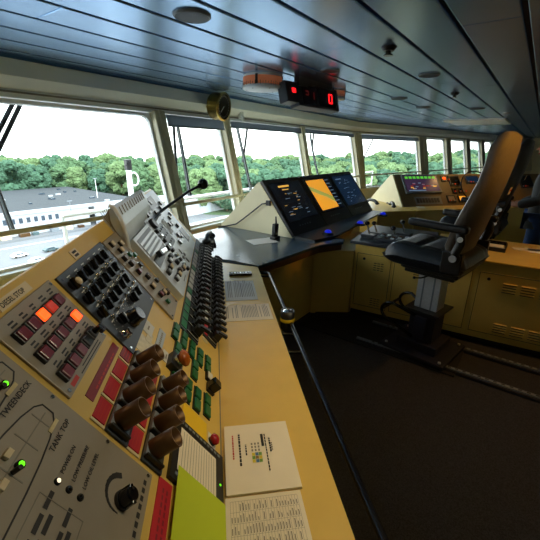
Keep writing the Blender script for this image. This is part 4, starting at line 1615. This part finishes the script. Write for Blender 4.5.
GZ = -32.0
b = MB(); b.bx(-300, 420, 8, 420, GZ - 1, GZ, ASPH); struct(b.build('ground'))
b = MB()
b.line(TR(0, 0, GZ + .01), [(-100, 141), (220, 137)], .9, WHITEP)
b.line(TR(0, 0, GZ + .01), [(-100, 118), (220, 113)], .5, WHITEP)
b.line(TR(0, 0, GZ + .01), [(-100, 149), (220, 146)], 3.0, mat('road', S(92, 95, 98), .9, 0, .05, .1))
struct(b.build('trim_%d' % tn)); tn += 1

wd = (V((77.2, 154.9, 0)) - V((44.1, 155.6, 0))).normalized()
wn_ = V((-wd.y, wd.x, 0))
FW = frame(V((44.1, 155.6, GZ)), wd, wn_, V((0, 0, 1)))
wh = thing('warehouse', 'long white harbour building with dark windows and a grey roof beyond the quay', 'building', (60, 170, GZ))
b = MB(); b.bx(-80, 34, 0, 60, 0, 8.2, WAREW, FW); b.build('wall', wh)
b = MB(); b.bx(-80, 60, 1.5, 78, 8.2, 8.8, WARET, FW); b.build('roof', wh)
b = MB(); b.bx(-80, 90, -.6, 1.5, 8.0, 9.0, WAREW, FW); b.build('eaves', wh)
for k in range(24):
    b = MB(); x = 28 - k * 2.6
    b.bx(x, x + 1.3, -.12, -.01, 4.6, 6.6, DARKW, FW); b.build('window', wh)
for k in range(42):
    b = MB(); x = rnd.uniform(-60, 55); y = 6 + (k % 6) * 11 + rnd.uniform(-2, 2)
    b.bx(x, x + rnd.uniform(.8, 2.6), y, y + 1.2, 8.8, 9.4, DARKW if k % 3 else WAREW, FW); b.build('skylight', wh)
gr = thing('garage_building', 'white garage block with roller doors right of the long white building', 'building', (90, 150, GZ))
b = MB(); b.bx(36, 110, -16, -1, 0, 8.0, WAREW, FW); b.build('wall', gr)
for k in range(7):
    b = MB(); b.bx(39 + k * 9, 46 + k * 9, -16.15, -16.0, 0.2, 5.0, mat('door_grey', S(196, 204, 212), .6) if k == 0 else bpy.data.materials['door_grey'], FW); b.build('roller_door', gr)
for k, (u, v0, v1, x, y) in enumerate(((91, 0, 0, 92, 172), (66, 0, 0, 68, 149))):
    t = thing('street_lamp', ('white lamp mast standing on the grey roof', 'thin mast in front of the white building')[k], 'lamp post', (x, y, GZ + (8.85 if k == 0 else 0)))
    b = MB(); b.tube([(x, y, GZ + (8.85 if k == 0 else 0)), (x, y, GZ + (18 if k == 0 else 12))], .22 if k == 0 else .12, WHITEP if k == 0 else GREYD, 8, .1); b.build('mast', t)
    b = MB(); b.box(TR(x, y, GZ + (18 if k == 0 else 12)), 2, .4, .2, GREYD); b.build('lamp_head', t)


def car(u, v, hd, paint, lab):
    p = onz(u, v, GZ)
    t = thing('car', lab, 'car', (p.x, p.y, GZ), 'cars on the quay')
    M = TR(p.x, p.y, GZ) @ RZ(hd)
    pr = [(-2.2, .35), (2.2, .35), (2.25, .75), (1.3, .92), (.7, 1.42), (-1.1, 1.45), (-1.9, .98), (-2.25, .9)]
    b = MB(); b.prism(M @ frame(V((0, .85, 0)), V((1, 0, 0)), V((0, 0, 1)), V((0, -1, 0))), pr, 0, 1.7, paint); b.build('body', t, bevel=.12, seg=2)
    b = MB(); b.prism(M @ frame(V((0, .87, 0)), V((1, 0, 0)), V((0, 0, 1)), V((0, -1, 0))), [(-1.5, .95), (1.05, .95), (.6, 1.34), (-1.0, 1.36)], 0, 1.74, DARKW); b.build('windows', t)
    for x in (-1.35, 1.4):
        for y in (-.8, .8):
            b = MB(); b.cyl(M @ TR(x, y - .1, .33) @ RX(-PI / 2), .33, .2, TYRE, 14); b.build('wheel', t)


car(20, 257, .05, CARW, 'white car driving on the quay, nearest the left edge')
car(51, 251, .1, CARD, 'dark car on the quay next to the white car')
car(38, 262, .1, CARW, 'white car half hidden by the console edge')
for k in range(10):
    x = 22 + k * 5.5 + rnd.uniform(-1, 1)
    b = MB(); b.bx(x, x + rnd.uniform(2, 4), 152.0, 154, GZ, GZ + rnd.uniform(1, 2), (CREAML, BROWN, CARD, GREYD)[k % 4])
    tag(b.build('freight_crate'), ('pale', 'brown', 'dark green', 'grey')[k % 4] + ' freight crate on the ground along the long white building', 'crate', 'freight crates along the building')

# forest
b = MB()
b.bx(-200, 420, 8, 420, GZ - .2, GZ - .1, GRASS) if False else None
grd = []
crowns = []
for vnt in range(3):
    b = MB()
    r2 = random.Random(40 + vnt)
    for k in range(44):
        th_ = r2.uniform(0, 2 * PI)
        zz = r2.uniform(-.95, 1)
        rr = math.sqrt(max(0, 1 - zz * zz))
        c0 = V((5.0 * rr * math.cos(th_), 5.0 * rr * math.sin(th_), 11.5 + 8.0 * zz))
        R_ = r2.uniform(1.3, 2.7)
        bm = bmesh.new()
        bmesh.ops.create_icosphere(bm, subdivisions=3, radius=R_)
        for v_ in bm.verts:
            d = v_.co.normalized()
            v_.co += d * (noise.noise(v_.co * 1.1 + c0) * .8 + noise.noise(v_.co * 2.9 + c0) * .7 + noise.noise(v_.co * 6 + c0) * .45)
        vs = [v_.co + c0 for v_ in bm.verts]
        fs = [[q.index for q in f_.verts] for f_ in bm.faces]
        bm.free()
        b.add(I4, vs, fs, LEAF[vnt], False)
    b.tube([(0, 0, 0), (0, 0, 8)], .5, BROWN, 6)
    crowns.append(b)
mesh_c = []
for i, b in enumerate(crowns):
    o = b.build('tree', loc=(0, 0, 0))
    mesh_c.append(o.data)
    bpy.data.objects.remove(o)
cnt = 0
r3 = random.Random(3)
for row in range(9):
    az = 1.5
    while az < 88 and cnt < 296:
        a = az
        f_ = min(1, max(0, (a - 46) / 14))
        start = 190 + (262 - 190) * f_
        dist = start + row * (17 + 3 * (1 - f_)) + r3.uniform(-4, 4)
        if row > 5 and f_ > .5:
            az += 5; continue
        x, y = dist * math.cos(math.radians(a)), dist * math.sin(math.radians(a))
        top = -9.5 if a > 34 else -9.5 + (34 - a) / 14 * 6.5
        sc_ = r3.uniform(.82, 1.12)
        slope = max(0, dist - 215) * .030
        o = bpy.data.objects.new('tree', mesh_c[r3.randrange(3)])
        COL.objects.link(o)
        rise = max(0, (34 - a) / 14 * 6.5) * .9
        o.location = (x, y, GZ + slope + rise * .8 - .5)
        o.scale = (sc_ * 1.15, sc_ * 1.15, sc_)
        o.rotation_euler = (0, 0, r3.uniform(0, 6.28))
        tag(o, 'leafy green tree of the dense forest behind the harbour', 'tree', 'trees of the forest behind the harbour')
        cnt += 1
        az += math.degrees(11.5 / dist) * r3.uniform(.85, 1.15)
print('trees', cnt)
b = MB()
N = 40
vs = []
for i in range(N + 1):
    a = math.radians(-4 + 96 * i / N)
    f_ = min(1, max(0, (math.degrees(a) - 46) / 14))
    st_ = 184 + 70 * f_
    for dist, z in ((st_, .05), (st_ + 60, 1.6), (600, 9)):
        vs.append((dist * math.cos(a), dist * math.sin(a), GZ + z))
fs = []
for i in range(N):
    for j in range(2):
        fs.append((i * 3 + j, i * 3 + j + 1, (i + 1) * 3 + j + 1, (i + 1) * 3 + j))
b.add(I4, vs, fs, GRASS)
struct(b.build('forest_floor'))

# ------------------------------------------------------------------ light
w = bpy.data.worlds.new('sky')
sc.world = w
w.use_nodes = True
nt = w.node_tree
bg_ = nt.nodes['Background']
tc = nt.nodes.new('ShaderNodeTexCoord')
sx = nt.nodes.new('ShaderNodeSeparateXYZ')
rp = nt.nodes.new('ShaderNodeValToRGB')
rp.color_ramp.elements[0].position = .0
rp.color_ramp.elements[0].color = (.88, .90, .89, 1)
rp.color_ramp.elements[1].position = .6
rp.color_ramp.elements[1].color = (.80, .90, 1.0, 1)
nt.links.new(tc.outputs['Generated'], sx.inputs[0])
nt.links.new(sx.outputs['Z'], rp.inputs['Fac'])
nt.links.new(rp.outputs['Color'], bg_.inputs['Color'])
bg_.inputs['Strength'].default_value = 6.0
sl_ = bpy.data.lights.new('sun', 'SUN'); sl_.energy = 1.5; sl_.angle = math.radians(25); sl_.color = (1, .97, .92)
so = bpy.data.objects.new('sun', sl_); COL.objects.link(so); so.rotation_euler = (math.radians(40), math.radians(-12), 0)


def downlight(x, y, e, col, size=1.9, lab='', blend=.6):
    t = thing('downlight', lab, 'ceiling lamp', (x, y, ZC - .01), 'warm ceiling downlights')
    b = MB(); b.lathe(TR(x, y, ZC - .01), [(.05, .004), (.052, 0), (.065, .004), (.065, .01)], CHROME, 24, False); b.build('trim_ring', t)
    ld = bpy.data.lights.new('lamp', 'SPOT'); ld.energy = e; ld.color = col; ld.spot_size = size; ld.spot_blend = blend; ld.shadow_soft_size = .05
    lo = bpy.data.objects.new('lamp', ld); COL.objects.link(lo); lo.location = (x, y, ZC - .015)
    return lo


WARM = (1, .66, .26)
downlight(.40, 1.25, 6, (1, .60, .2), 2.2, 'warm ceiling downlight above the near end of the sloping console')
downlight(1.10, .25, 19, (1, .68, .22), 1.5, 'warm ceiling downlight above the near desk')
lo = downlight(1.6, -.3, 46, (1, .86, .60), 1.25, 'added fill spot tilted at the sloping console face', .8)  # added spot, gives the slope neutral fill that daylight from aft would bring
lo.rotation_euler = (V((.62, .88, 1.0)) - lo.location).to_track_quat('-Z', 'Y').to_euler()
lo = downlight(2.60, -.85, 105, (1, .50, .08), .62, 'warm ceiling downlight tilted at the head rest of the near helm chair', 1)
lo.rotation_euler = (V((2.83, .22, 1.66)) - lo.location).to_track_quat('-Z', 'Y').to_euler()
downlight(3.2, -.45, 32, (1, .50, .10), 1.7, 'warm ceiling downlight above the cream cabinets')
downlight(7.0, .6, 30, (1, .55, .16), 1.7, 'warm ceiling downlight above the far console')

sc.view_settings.view_transform = 'Standard'
sc.view_settings.look = 'None'
sc.view_settings.gamma = 1
sc.view_settings.exposure = 0
sc.view_settings.use_curve_mapping = False
